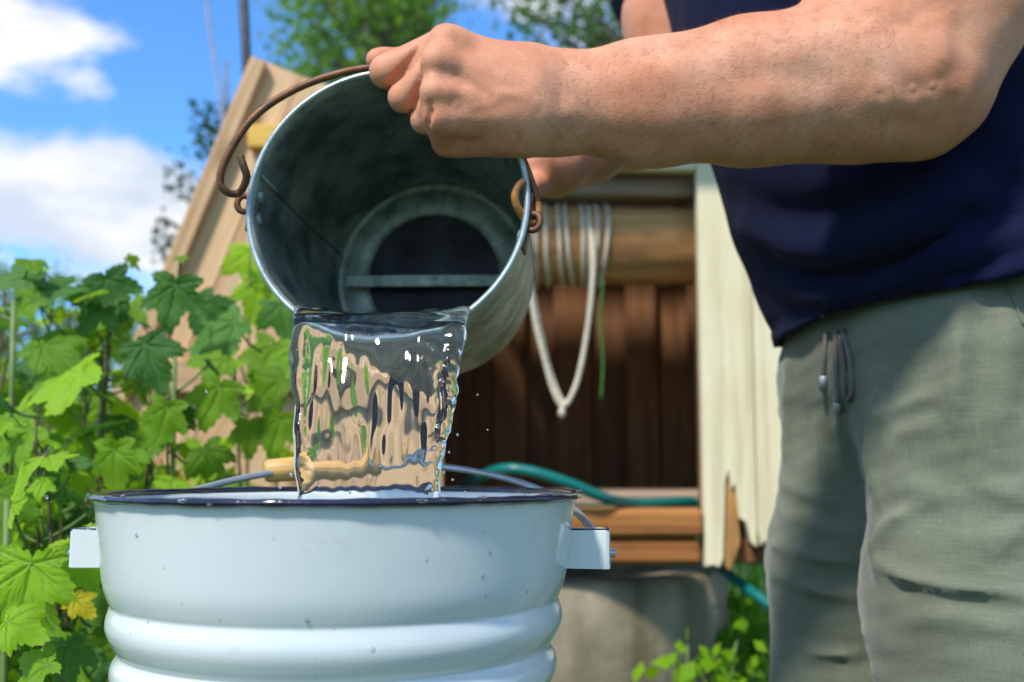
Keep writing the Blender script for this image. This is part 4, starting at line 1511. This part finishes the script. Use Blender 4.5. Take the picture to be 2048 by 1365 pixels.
# stray drops in the air and beads on the enamel
def blob(V, F, c, rx, ry, rz, seg=8, rings=5, axes=None):
    o = len(V)
    ax = axes or (Vector((1, 0, 0)), Vector((0, 1, 0)), Vector((0, 0, 1)))
    V.append(Vector(c) + ax[2] * rz)
    for i in range(1, rings):
        p = math.pi * i / rings
        for k in range(seg):
            a = 2 * math.pi * k / seg
            V.append(Vector(c) + ax[0] * (rx * math.sin(p) * math.cos(a)) + ax[1] * (ry * math.sin(p) * math.sin(a)) + ax[2] * (rz * math.cos(p)))
    V.append(Vector(c) - ax[2] * rz)
    for k in range(seg):
        F.append((o, o + 1 + k, o + 1 + (k + 1) % seg))
    for i in range(rings - 2):
        for k in range(seg):
            a = o + 1 + i * seg
            F.append((a + k, a + seg + k, a + seg + (k + 1) % seg, a + (k + 1) % seg))
    l = o + 1 + (rings - 2) * seg
    for k in range(seg):
        F.append((l + k, len(V) - 1, l + (k + 1) % seg))
V, F = [], []
for (px, py) in [(530, 543), (540, 685), (412, 783), (310, 912), (93, 995), (955, 790), (975, 860), (898, 905), (888, 945), (915, 870), (582, 950), (588, 880), (905, 960), (560, 975), (930, 985), (640, 975), (700, 985)]:
    r_ = rnd.uniform(.0005, .0012)
    blob(V, F, at(px, py, rnd.uniform(.58, .66)), r_, r_, r_ * 1.15)
o = mesh_obj('flying_drops', V, F, M_WATER); tag(o, 'tiny water drops splashing round the falling stream', 'water drops', kind='stuff')
V, F = [], []
def bucket_r(z):
    for (r0, z0), (r1, z1) in zip(prof_o[:-1], prof_o[1:]):
        if z1 <= z <= z0 and z0 != z1:
            return r0 + (r1 - r0) * (z - z0) / (z1 - z0)
    return .15
for _ in range(40):
    z = -rnd.uniform(.012, .14); a = -math.pi / 2 + rnd.uniform(-1.35, 1.35)
    r_ = bucket_r(z)
    nr = Vector((math.cos(a), math.sin(a), 0)); tg = Vector((-math.sin(a), math.cos(a), 0))
    s = rnd.choice([.0005, .0006, .0008, .0010, .0014])
    blob(V, F, WB + nr * (r_ + .0001) + Vector((0, 0, z)), s * .9, s * .4, s * rnd.uniform(1.0, 1.8), axes=(tg, nr, Vector((0, 0, 1))))
o = mesh_obj('water_beads', V, F, M_BEAD, wb); o['kind'] = 'stuff'
V, F = [], []
for _ in range(24):
    a = -math.pi / 2 + rnd.uniform(-1.5, 1.5)
    nr = Vector((math.cos(a), math.sin(a), 0)); tg = Vector((-math.sin(a), math.cos(a), 0))
    b_ = rnd.uniform(-.9, 1.7)
    c = WB + nr * (.1505 + math.cos(b_) * .0034) + Vector((0, 0, math.sin(b_) * .0025))
    s = rnd.choice([.0006, .0009, .0012, .0018])
    blob(V, F, c, s * rnd.uniform(1, 2.4), s * .8, s * .6, axes=(tg, nr, Vector((0, 0, 1))))
o = mesh_obj('rim_beads', V, F, M_BEAD, wb); o['kind'] = 'stuff'

# ------------------------------------------------------------------ person
FWD = Vector((-math.cos(R(25)), -math.sin(R(25)), 0))
RGT = Vector((FWD.y, -FWD.x, 0))           # the person's right hand side
person = empty('person', (0.36, 0.95, 0))
tag(person, 'person in navy shirt and grey linen trousers tipping the pail by its handle', 'person')

def arm_left():
    fl = Field((-0.125, 0.615, 0.985), (0.460, 0.93, 1.44), 0.0014)
    def c(a, b, ra, rb, k=.006, sy=1.0, cut=False):
        fl.cone(at(*a), at(*b), ra, rb, k, sy, cut)
    # upper arm and forearm
    c((1835, -620, .90), (1828, -250, .80), .062, .066, .03)
    c((1828, -250, .80), (1845, 0, .755), .066, .066, .03)
    c((1845, 0, .755), (1808, 150, .748), .066, .051, .03)
    c((1720, 20, .745), (1790, -120, .76), .040, .05, .03)          # biceps against the forearm
    c((1808, 162, .748), (1690, 165, .738), .051, .0535, .03, .88)
    c((1690, 165, .738), (1500, 184, .728), .0545, .0485, .03, .86)
    c((1500, 184, .728), (1300, 206, .714), .0485, .0395, .03, .82)
    c((1300, 206, .714), (1090, 206, .702), .0395, .0335, .03, .72)
    c((1850, 225, .745), (1892, 206, .75), .026, .020, .03)         # point of the elbow
    c((1870, 140, .735), (1930, 50, .74), .026, .034, .04)
    c((1090, 206, .702), (1040, 196, .690), .0335, .0335, .02, .62)
    # ulna head at the wrist
    c((1118, 232, .684), (1100, 228, .684), .008, .0075, .012)
    # hand: metacarpals
    W = .0
    c((1050, 150, .690), (896, 95, .675), .0165, .0145, .014)
    c((1050, 178, .682), (884, 134, .664), .0160, .0125, .012)
    c((1050, 212, .680), (884, 194, .663), .0165, .0122, .012)
    c((1048, 245, .684), (890, 244, .668), .0180, .0118, .012)
    c((1035, 262, .692), (915, 280, .690), .0155, .0128, .014)      # edge of the hand
    c((1040, 200, .705), (930, 190, .700), .026, .020, .02)         # palm
    c((1045, 150, .712), (955, 130, .718), .018, .015, .016)        # ball of the thumb
    # knuckles
    for p, r_ in (((893, 88, .667), .0105), ((872, 122, .6545), .0088), ((868, 184, .6545), .0086), ((878, 236, .6605), .0088)):
        c(p, (p[0] + 14, p[1] + 2, p[2] + .002), r_, r_ * .9, .010)
    # fingers: proximal, middle, end
    def finger(m, p, d, t, r0, r1, r2, r3):
        kf = .0014
        c(m, p, r0, r1, kf)
        c(p, d, r1, r2, .002)
        c(d, t, r2, r3, .002)
    finger((890, 92, .676), (772, 144, .682), (792, 158, .711), (832, 166, .722), .0126, .0114, .0098, .0080)
    finger((874, 136, .668), (806, 195, .678), (828, 204, .710), (862, 200, .721), .0112, .0100, .0094, .0078)
    finger((872, 196, .668), (850, 240, .680), (868, 244, .709), (896, 234, .719), .0106, .0094, .0088, .0075)
    finger((884, 250, .672), (893, 284, .690), (905, 282, .712), (928, 264, .718), .0112, .0102, .0088, .0072)
    # thumb lying behind the index finger, tip showing past it
    c((955, 135, .720), (845, 122, .718), .0135, .0108, .008)
    c((845, 122, .718), (768, 122, .706), .0108, .0088, .004)
    c((768, 122, .706), (754, 120, .702), .0088, .0078, .004)
    V, Fq = fl.mesh(1)
    lines = [
        ([(840, 88), (830, 106), (816, 126), (800, 147), (784, 168), (770, 184)], -.0026, .0024), ([(840, 160), (835, 180), (831, 200), (828, 222)], -.0028, .0024), ([(861, 212), (858, 230), (856, 258)], -.0036, .0024),
        # tendons and veins of the back of the hand
        ([(905, 120), (960, 140), (1040, 170)], .0006, .0050), ([(900, 185), (960, 190), (1040, 196)], .0004, .0050), ([(905, 238), (970, 236), (1045, 228)], .0005, .005),
        ([(918, 158), (945, 168), (978, 198)], -.0016, .0036), ([(862, 152), (885, 156), (915, 162)], -.0012, .0060), ([(866, 212), (890, 212), (915, 210)], -.0010, .006),
        ([(985, 176), (1010, 188), (1050, 190)], .0008, .0035), ([(930, 215), (975, 210), (1010, 190)], .0005, .003),
        # creases of the knuckles and the edge of the hand
        ([(905, 300), (910, 285), (918, 270)], -.0012, .0018), ([(935, 312), (940, 295), (948, 280)], -.0012, .002), ([(1000, 296), (1008, 275), (1002, 258)], -.0012, .002), ([(1036, 298), (1040, 280), (1030, 262)], -.0014, .0022), ([(968, 310), (972, 292)], -.0009, .002),
        ([(880, 275), (930, 286), (985, 276)], -.0016, .005),
        ([(1078, 290), (1074, 245), (1078, 200)], -.0012, .006),
        # forearm: ulnar ridge, tendons, elbow dimples
        ([(1125, 270), (1250, 280), (1420, 295)], -.0020, .014), ([(1130, 160), (1300, 150), (1480, 110)], .0012, .012),
        ([(1420, 150), (1560, 150), (1720, 165)], -.0022, .012), ([(1560, 90), (1700, 60), (1800, 50)], .0020, .014), ([(1740, 55), (1790, 50), (1850, 45)], -.0020, .011),
        ([(1825, 178), (1845, 176), (1865, 172)], -.0011, .009), ([(1760, 190), (1800, 205), (1850, 215)], .0020, .010), ([(1870, 0), (1885, 80), (1880, 160)], .0026, .010), ([(1905, 20), (1925, 110), (1910, 180)], -.0022, .010),
        ([(1690, 240), (1800, 245), (1880, 250)], -.0020, .014), ([(1200, 120), (1330, 105), (1450, 70)], -.0012, .008),
    ]
    V = fold(V, Fq, lines)
    n = SineNoise((90, 90, 90), 14, 21); n2 = SineNoise((260, 260, 260), 14, 22)
    Nn = vnormals(V, Fq)
    V = V + Nn * (.00020 * n(V) + .00005 * n2(V))[:, None]
    return V, Fq

def arm_right():
    S = Vector((0.27, 0.95, 1.40)) + RGT * .19
    fl = Field((-0.08, 0.83, 0.90), (0.36, 1.24, 1.50), 0.0032)
    E = at(1352, 190, 1.09); Wr = at(1178, 300, .985)
    fl.cone(S, at(1345, 40, 1.10), .058, .050, .03)
    fl.cone(at(1345, 40, 1.10), E, .050, .044, .03)
    fl.cone(E, at(1270, 245, 1.04), .044, .043, .03)
    fl.cone(at(1270, 245, 1.04), Wr, .043, .030, .03)
    P = at(1105, 330, .945)
    fl.cone(Wr, P, .030, .028, .02)
    fl.cone(P, at(1072, 330, .925), .028, .022, .015)
    # fingers under and behind the base of the pail
    rim_pts = [((1048, 300), (1005, 300)), ((1050, 322), (1002, 326)), ((1056, 345), (1010, 356)), ((1064, 362), (1022, 380))]
    for (a, b_) in rim_pts:
        fl.cone(at(a[0] + 22, a[1], .930), at(a[0], a[1], .928), .0115, .0105, .006)
        fl.cone(at(a[0], a[1], .928), at(b_[0], b_[1], .934), .0105, .0085, .003)
        fl.cone(at(b_[0], b_[1], .934), at(b_[0] - 30, b_[1] + 6, .937), .0085, .0075, .003)
    fl.cone(at(1090, 352, .940), at(1074, 372, .905), .0135, .0105, .008)     # thumb along the wall of the pail
    fl.cone(at(1074, 372, .905), at(1062, 378, .875), .0105, .0085, .003)
    return fl.mesh(2)

def torso_head():
    fl = Field((0.0, 0.66, 0.95), (0.62, 1.30, 1.86), 0.006)
    c = Vector((0.37, 0.95, 0))
    fl.ell((.405, .95, 1.02), (.075, .10, .10), .05)
    fl.ell((.345, .95, 1.20), (.085, .115, .16), .05)
    fl.ell((.295, .95, 1.36), (.085, .12, .10), .04)
    SL = Vector((0.27, 0.95, 1.42)) - RGT * .16; SR = Vector((0.27, 0.95, 1.42)) + RGT * .16
    fl.cone(SL, SR, .045, .045, .04)
    nb, nt = Vector((.255, .945, 1.46)), Vector((.215, .925, 1.555))
    fl.cone(nb, nt, .060, .055, .03)
    H = nt + Vector((-.035, -.02, .085))
    Hz = Vector((-.25, -.11, .96)).normalized()      # head bowed towards the bucket
    Hf = (FWD - Hz * FWD.dot(Hz)).normalized(); Hr = Hf.cross(Hz)
    rot = [[Hr[i], Hf[i], Hz[i]] for i in range(3)]
    fl.ell(H + Hz * .02, (.074, .095, .098), .02, rot)
    fl.ell(H + Hf * .025 - Hz * .055, (.056, .068, .062), .03, rot)        # jaw
    fl.cone(H + Hf * .092 + Hz * .012, H + Hf * .112 - Hz * .030, .009, .013, .012)   # nose
    for s in (-1, 1):
        fl.cone(H + Hf * .094 + Hr * s * .030 + Hz * .022, H + Hf * .090 + Hr * s * .042 + Hz * .020, .010, .010, .010)
        fl.ell(H + Hr * s * .076 - Hz * .008 - Hf * .004, (.008, .020, .030), .006, rot)
        fl.cone(H + Hf * .090 + Hr * s * .018 + Hz * .036, H + Hf * .082 + Hr * s * .048 + Hz * .036, .008, .007, .012)
    for dz in (-.058, -.068):
        fl.cone(H + Hf * .088 - Hr * .022 + Hz * dz, H + Hf * .088 + Hr * .022 + Hz * dz, .007, .007, .006)
    return fl.mesh(1), H, Hf, Hr, Hz

Va, Fa = arm_left()
Vb, Fb = arm_right()
(Vc, Fc), H, Hf, Hr, Hz = torso_head()
V = np.concatenate([Va, Vb, Vc])
Fq = np.concatenate([Fa, Fb + len(Va), Fc + len(Va) + len(Vb)])
np_obj('body', V, Fq, M_SKIN, person)
# fine hair on the near forearm
def arm_hair():
    rs = np.random.RandomState(12)
    Nn = vnormals(Va, Fa)
    ok = np.where((Va[:, 0] > 0.03) & (Va[:, 0] < 0.27) & (Va[:, 2] > 1.0))[0]
    pick = rs.choice(ok, 4200)
    base = Va[pick]; nn = Nn[pick]
    d = np.tile(np.array([-0.75, 0, -0.45]), (len(pick), 1)) + rs.normal(size=(len(pick), 3)) * .38
    d -= nn * (d * nn).sum(1)[:, None]
    d /= np.linalg.norm(d, axis=1)[:, None]
    L = rs.uniform(.005, .013, len(pick))[:, None]
    sd = np.cross(d, nn) * .00007
    mid = base + d * L * .5 + nn * L * .22
    tip = base + d * L + nn * L * .26
    V = np.stack([base - sd, base + sd, mid + sd * .8, mid - sd * .8, tip], axis=1).reshape(-1, 3)
    k = np.arange(len(pick))[:, None] * 5
    F = np.concatenate([np.concatenate([k, k + 1, k + 2, k + 3], 1)])
    F2 = np.concatenate([k + 3, k + 2, k + 4, k + 4], 1)
    faces = [tuple(int(q) for q in f) for f in F] + [tuple(int(q) for q in f[:3]) for f in F2]
    return mesh_obj('arm_hair', V, faces, M_ARMHAIR, person)
M_ARMHAIR = simple('arm_hair_brown', (0.16, 0.085, 0.04), 0.5)
ah = arm_hair(); ah['kind'] = 'stuff'
# hair cap
def hair():
    rot = [[Hr[i], Hf[i], Hz[i]] for i in range(3)]
    fl = Field(np.array(H) - .16, np.array(H) + .18, .006)
    fl.ell(H + Hz * .034 - Hf * .012, (.082, .098, .096), .02, rot)
    fl.cone(H + Hf * .12 - Hz * .06, H + Hf * .13 + Hz * .03, .075, .066, .02, cut=True)
    fl.cone(H - Hz * .12 + Hf * .02, H - Hz * .07 + Hf * .02, .10, .085, .02, cut=True)
    V, F = fl.mesh(1)
    V = V + vnormals(V, F) * (.002 * SineNoise((150, 150, 150), 14, 2)(V))[:, None]
    return V, F
V, Fq = hair()
np_obj('hair', V, Fq, M_HAIR, person)

# trousers
def trousers():
    fl = Field((0.12, 0.70, 0.03), (0.62, 1.20, 1.06), 0.0042)
    rotz = [[math.cos(R(25)), -math.sin(R(25)), 0], [math.sin(R(25)), math.cos(R(25)), 0], [0, 0, 1]]
    fl.ell((.420, .95, .950), (.108, .150, .10), .05, rotz)
    fl.ell((.405, .955, .90), (.114, .158, .10), .05, rotz)
    hipn = Vector((.400, .880, .885)); kneen = Vector((.382, .842, .50)); ankn = Vector((.425, .845, .075))
    hipf = Vector((.362, 1.035, .90)); kneef = Vector((.325, 1.035, .50)); ankf = Vector((.36, 1.045, .075))
    fl.cone(hipn, hipn.lerp(kneen, .5), .100, .095, .03); fl.cone(hipn.lerp(kneen, .5), kneen, .094, .080, .03); fl.cone(kneen, ankn, .080, .066, .03)
    fl.cone(hipf, hipf.lerp(kneef, .5), .086, .082, .03); fl.cone(hipf.lerp(kneef, .5), kneef, .082, .076, .03); fl.cone(kneef, ankf, .076, .066, .03)
    V, F = fl.mesh(2)
    # open the cuffs flat and drop the parts that hang lower
    lines = [
        ([(1545, 1092), (1640, 1118), (1740, 1126)], .0060, .0065), ([(1540, 1106), (1640, 1134), (1738, 1142)], -.0050, .008), ([(1540, 1148), (1640, 1182), (1738, 1194)], .0052, .0065), ([(1535, 1166), (1640, 1200), (1735, 1212)], -.0040, .008),
        ([(1525, 1286), (1620, 1306), (1735, 1308)], .0050, .006), ([(1525, 1300), (1620, 1322), (1735, 1324)], -.0040, .008), ([(1555, 1020), (1650, 1060), (1745, 1070)], .0035, .008), ([(1560, 960), (1640, 1000), (1720, 1010)], .0032, .010),
        ([(1760, 1130), (1820, 1158), (1920, 1178), (2046, 1190)], .0060, .0065), ([(1765, 1150), (1830, 1176), (1920, 1196), (2046, 1208)], -.0045, .009),
        ([(1752, 1140), (1752, 1090), (1790, 1040), (1830, 1020)], .0055, .009), ([(1760, 1030), (1800, 1010), (1850, 1000)], -.0050, .012), ([(1748, 1000), (1742, 900), (1770, 760)], .0055, .010), ([(1722, 1010), (1718, 900), (1745, 760)], -.0060, .012),
        ([(1780, 880), (1830, 860), (1900, 850)], .0032, .009), ([(1775, 830), (1840, 800), (1920, 795)], .0030, .010), ([(1800, 960), (1860, 985), (1900, 1010)], .0028, .012),
        ([(1925, 580), (1918, 720), (1900, 880)], .0060, .014), ([(1962, 580), (1960, 700), (1950, 860)], -.0055, .014), ([(2005, 580), (2010, 720), (1990, 900)], .0050, .014), ([(1640, 860), (1650, 950), (1660, 1000)], .0040, .012), ([(1600, 760), (1605, 860), (1600, 980)], -.0035, .014),
        ([(1690, 760), (1680, 860), (1690, 960)], .0036, .010), ([(1580, 720), (1572, 840), (1565, 960)], .0030, .010), ([(1650, 900), (1690, 980), (1735, 1030)], -.0038, .014),
        ([(1800, 1250), (1900, 1235), (2040, 1260)], .0026, .010), ([(1760, 1230), (1840, 1270), (1900, 1320)], -.0026, .012), ([(1960, 960), (2000, 985), (2046, 990)], .0034, .010), ([(1990, 1090), (2046, 1060)], .0030, .010),
    ]
    lines = [([(min(q[0], 1708) if p_[0][0] < 1640 else q[0], q[1]) for q in p_], a_ * (1.55 if a_ > 0 else .45), w_ * (.8 if a_ > 0 else 1.7)) for p_, a_, w_ in lines]
    V = fold(V, F, lines)
    n = SineNoise((26, 26, 40), 14, 31); n2 = SineNoise((70, 70, 110), 14, 32)
    Nn = vnormals(V, F)
    V = V + Nn * (.0013 * n(V) + .0009 * n2(V))[:, None]
    return V, F
V, Fq = trousers()
tr = np_obj('trousers', V, Fq, M_LINEN, person)
TBVH = BVHTree.FromPolygons([tuple(v) for v in V], [tuple(int(q) for q in f) for f in Fq])
def on_trousers(px, py, lift=.004):
    o = Vector((0, 0, CAM_H)); d = (at(px, py, 1) - o).normalized()
    r = TBVH.ray_cast(o, d)
    return (r[0] - d * lift) if r[0] is not None else at(px, py, .9)
for pts, tip in (([(1672, 660), (1672, 720), (1674, 770), (1675, 806)], (1675, 826)), ([(1652, 665), (1648, 715), (1647, 752)], (1646, 782)), ([(1685, 660), (1700, 720), (1704, 780), (1695, 802)], None), ([(1690, 802), (1688, 740), (1680, 670)], None)):
    q = [on_trousers(*p) for p in pts]
    tube('drawstring', spline(q, 5), .0024, M_DRAWCORD, tr, 8)
    if tip:
        tube('cord_tip', [on_trousers(*pts[-1], .005), on_trousers(*tip, .005)], .0036, M_STEEL, tr, 8)
# pocket welt stitched on the near hip
q = [on_trousers(*p, .0012) for p in [(2010, 560), (2028, 600), (2046, 650)]]
tube('pocket_seam', spline(q, 5), .0009, M_LINEN, tr, 6)

# shirt: lofted round the bent trunk, hanging loose over the waistband
def shirt():
    secs = [  # z, cx, cy, front radius, side radius
        (0.946, 0.428, .945, .148, .200), (0.965, 0.427, .945, .151, .200), (0.995, 0.415, .946, .155, .197), (1.045, 0.389, .948, .158, .190), (1.09, 0.374, .948, .157, .189), (1.14, 0.359, .948, .153, .188), (1.20, 0.344, .948, .149, .188),
        (1.26, 0.324, .948, .145, .190), (1.31, 0.312, .948, .142, .192), (1.36, 0.300, .948, .134, .188), (1.42, 0.287, .946, .115, .165), (1.455, 0.279, .945, .090, .120), (1.475, 0.273, .943, .070, .078)]
    zs = np.array([s[0] for s in secs])
    nz, na = 110, 150
    zz = np.linspace(zs[0], zs[-1], nz)
    P = [np.interp(zz, zs, np.array([s[k] for s in secs])) for k in range(1, 5)]
    for _ in range(3):
        for p in P: p[1:-1] = (p[:-2] + 2 * p[1:-1] + p[2:]) / 4
    th = np.linspace(0, 2 * np.pi, na, endpoint=False)
    V = np.zeros((nz + 2, na, 3))
    f = np.array(FWD); r = np.array(RGT)
    for i in range(nz):
        ct, st = np.cos(th), np.sin(th)
        e = 2 / 2.3
        u = np.sign(ct) * np.abs(ct) ** e; w = np.sign(st) * np.abs(st) ** e
        lat = w * P[3][i]
        hem = np.clip(1 - (zz[i] - zs[0]) / .14, 0, 1)
        # the near side rides up, the front dips
        dz = hem * (-.016 * w + .010 * (1 - np.abs(w)) * (-u)) + hem * .004 * np.sin(5 * th + 1)
        pts = np.stack([P[0][i] + f[0] * u * P[2][i] + r[0] * lat, P[1][i] + f[1] * u * P[2][i] + r[1] * lat, zz[i] + dz], axis=1)
        V[i + 2] = pts
    # turned and stitched hem, then its inner return
    for row, ins in ((5, .010), (6, .004)):
        V[row] += (V[row].mean(axis=0) * np.array([1, 1, 0]) - V[row] * np.array([1, 1, 0])) * ins
    cen = V[2].mean(axis=0)
    V[1] = V[2] + (cen - V[2]) * .022; V[1, :, 2] = V[2, :, 2] + .0015
    V[0] = V[2] + (cen - V[2]) * .030; V[0, :, 2] = V[2, :, 2] + .05
    n = nz + 2
    idx = np.arange(n * na).reshape(n, na)
    a = idx[:-1]; b_ = idx[1:]
    Fq = np.stack([a, np.roll(a, -1, 1), np.roll(b_, -1, 1), b_], axis=2).reshape(-1, 4)
    V = V.reshape(-1, 3)
    lines = [
        ([(1600, 628), (1720, 618), (1850, 580), (2046, 480)], .0085, .012), ([(1600, 655), (1740, 645), (1860, 610), (2046, 515)], -.0060, .012),
        ([(1540, 520), (1640, 560), (1760, 545), (1900, 470), (2046, 390)], .0090, .013), ([(1580, 585), (1700, 590), (1840, 540), (2046, 440)], -.0085, .014),
        ([(1500, 460), (1620, 500), (1760, 480), (1900, 400), (2046, 310)], -.0080, .018), ([(1480, 400), (1600, 430), (1760, 400), (1900, 340)], .0060, .018),
        ([(1560, 600), (1590, 640), (1620, 690)], .0050, .012), ([(1960, 300), (2000, 360), (2046, 400)], .0050, .016), ([(1900, 420), (1960, 445), (2040, 420)], .0050, .012),
        ([(1560, 672), (1620, 682), (1750, 655), (1900, 600), (2046, 545)], .0018, .005), ([(1660, 350), (1780, 360), (1900, 330)], -.0040, .014),
    ]
    lines = [(p_, a_ * 1.4, w_) for p_, a_, w_ in lines]
    V = fold(V, Fq, lines)
    nn = SineNoise((22, 22, 30), 14, 41); n2 = SineNoise((60, 60, 70), 12, 42)
    Nn = vnormals(V, Fq)
    V = V + Nn * (.0022 * nn(V) + .0007 * n2(V))[:, None]
    return V, Fq
V, Fq = shirt()
sh = np_obj('shirt', V, Fq, M_SHIRT, person)
# short sleeves
def sleeve(a, b_, c_, r0, r1, r2):
    p = spline([a, b_, c_], 6)
    n = len(p)
    rad = [r0 + (r1 - r0) * min(1, 2 * i / (n - 1)) + (r2 - r1) * max(0, 2 * i / (n - 1) - 1) for i in range(n)]
    V, F = tube_data(p, rad, 28, cap=False)
    V2, F2 = tube_data([p[-1], p[-1].lerp(p[-2], .3)], [rad[-1], rad[-1] - .004], 28, cap=False, off=len(V))
    mesh_obj('sleeve', V + V2, F + F2, M_SHIRT, sh)
SLv = Vector((0.275, 0.95, 1.40)) - RGT * .14; SRv = Vector((0.275, 0.95, 1.40)) + RGT * .14
sleeve(SLv, at(1836, -640, .90), at(1831, -330, .82), .085, .082, .080)
sleeve(SRv, SRv + RGT * .05 + Vector((-.02, 0, -.03)), SRv.lerp(at(1345, 40, 1.10), .45), .075, .072, .070)
# shoes
for (ax_, ay_) in ((.425, .845), (.36, 1.045)):
    fl = Field((ax_ - .26, ay_ - .16, -.02), (ax_ + .12, ay_ + .12, .16), .005)
    a = Vector((ax_, ay_, .045))
    fl.cone(a - FWD * .04, a + FWD * .15 - Vector((0, 0, .012)), .045, .034, .02)
    fl.cone(a, a + Vector((0, 0, .07)), .046, .050, .02)
    fl.F = np.maximum(fl.F, (-(fl.lo[2] + fl.h * np.arange(fl.n[2])))[None, None, :].astype(np.float32) + .001)
    V, Fq = fl.mesh(1)
    np_obj('boot', V, Fq, M_SHOE, person)
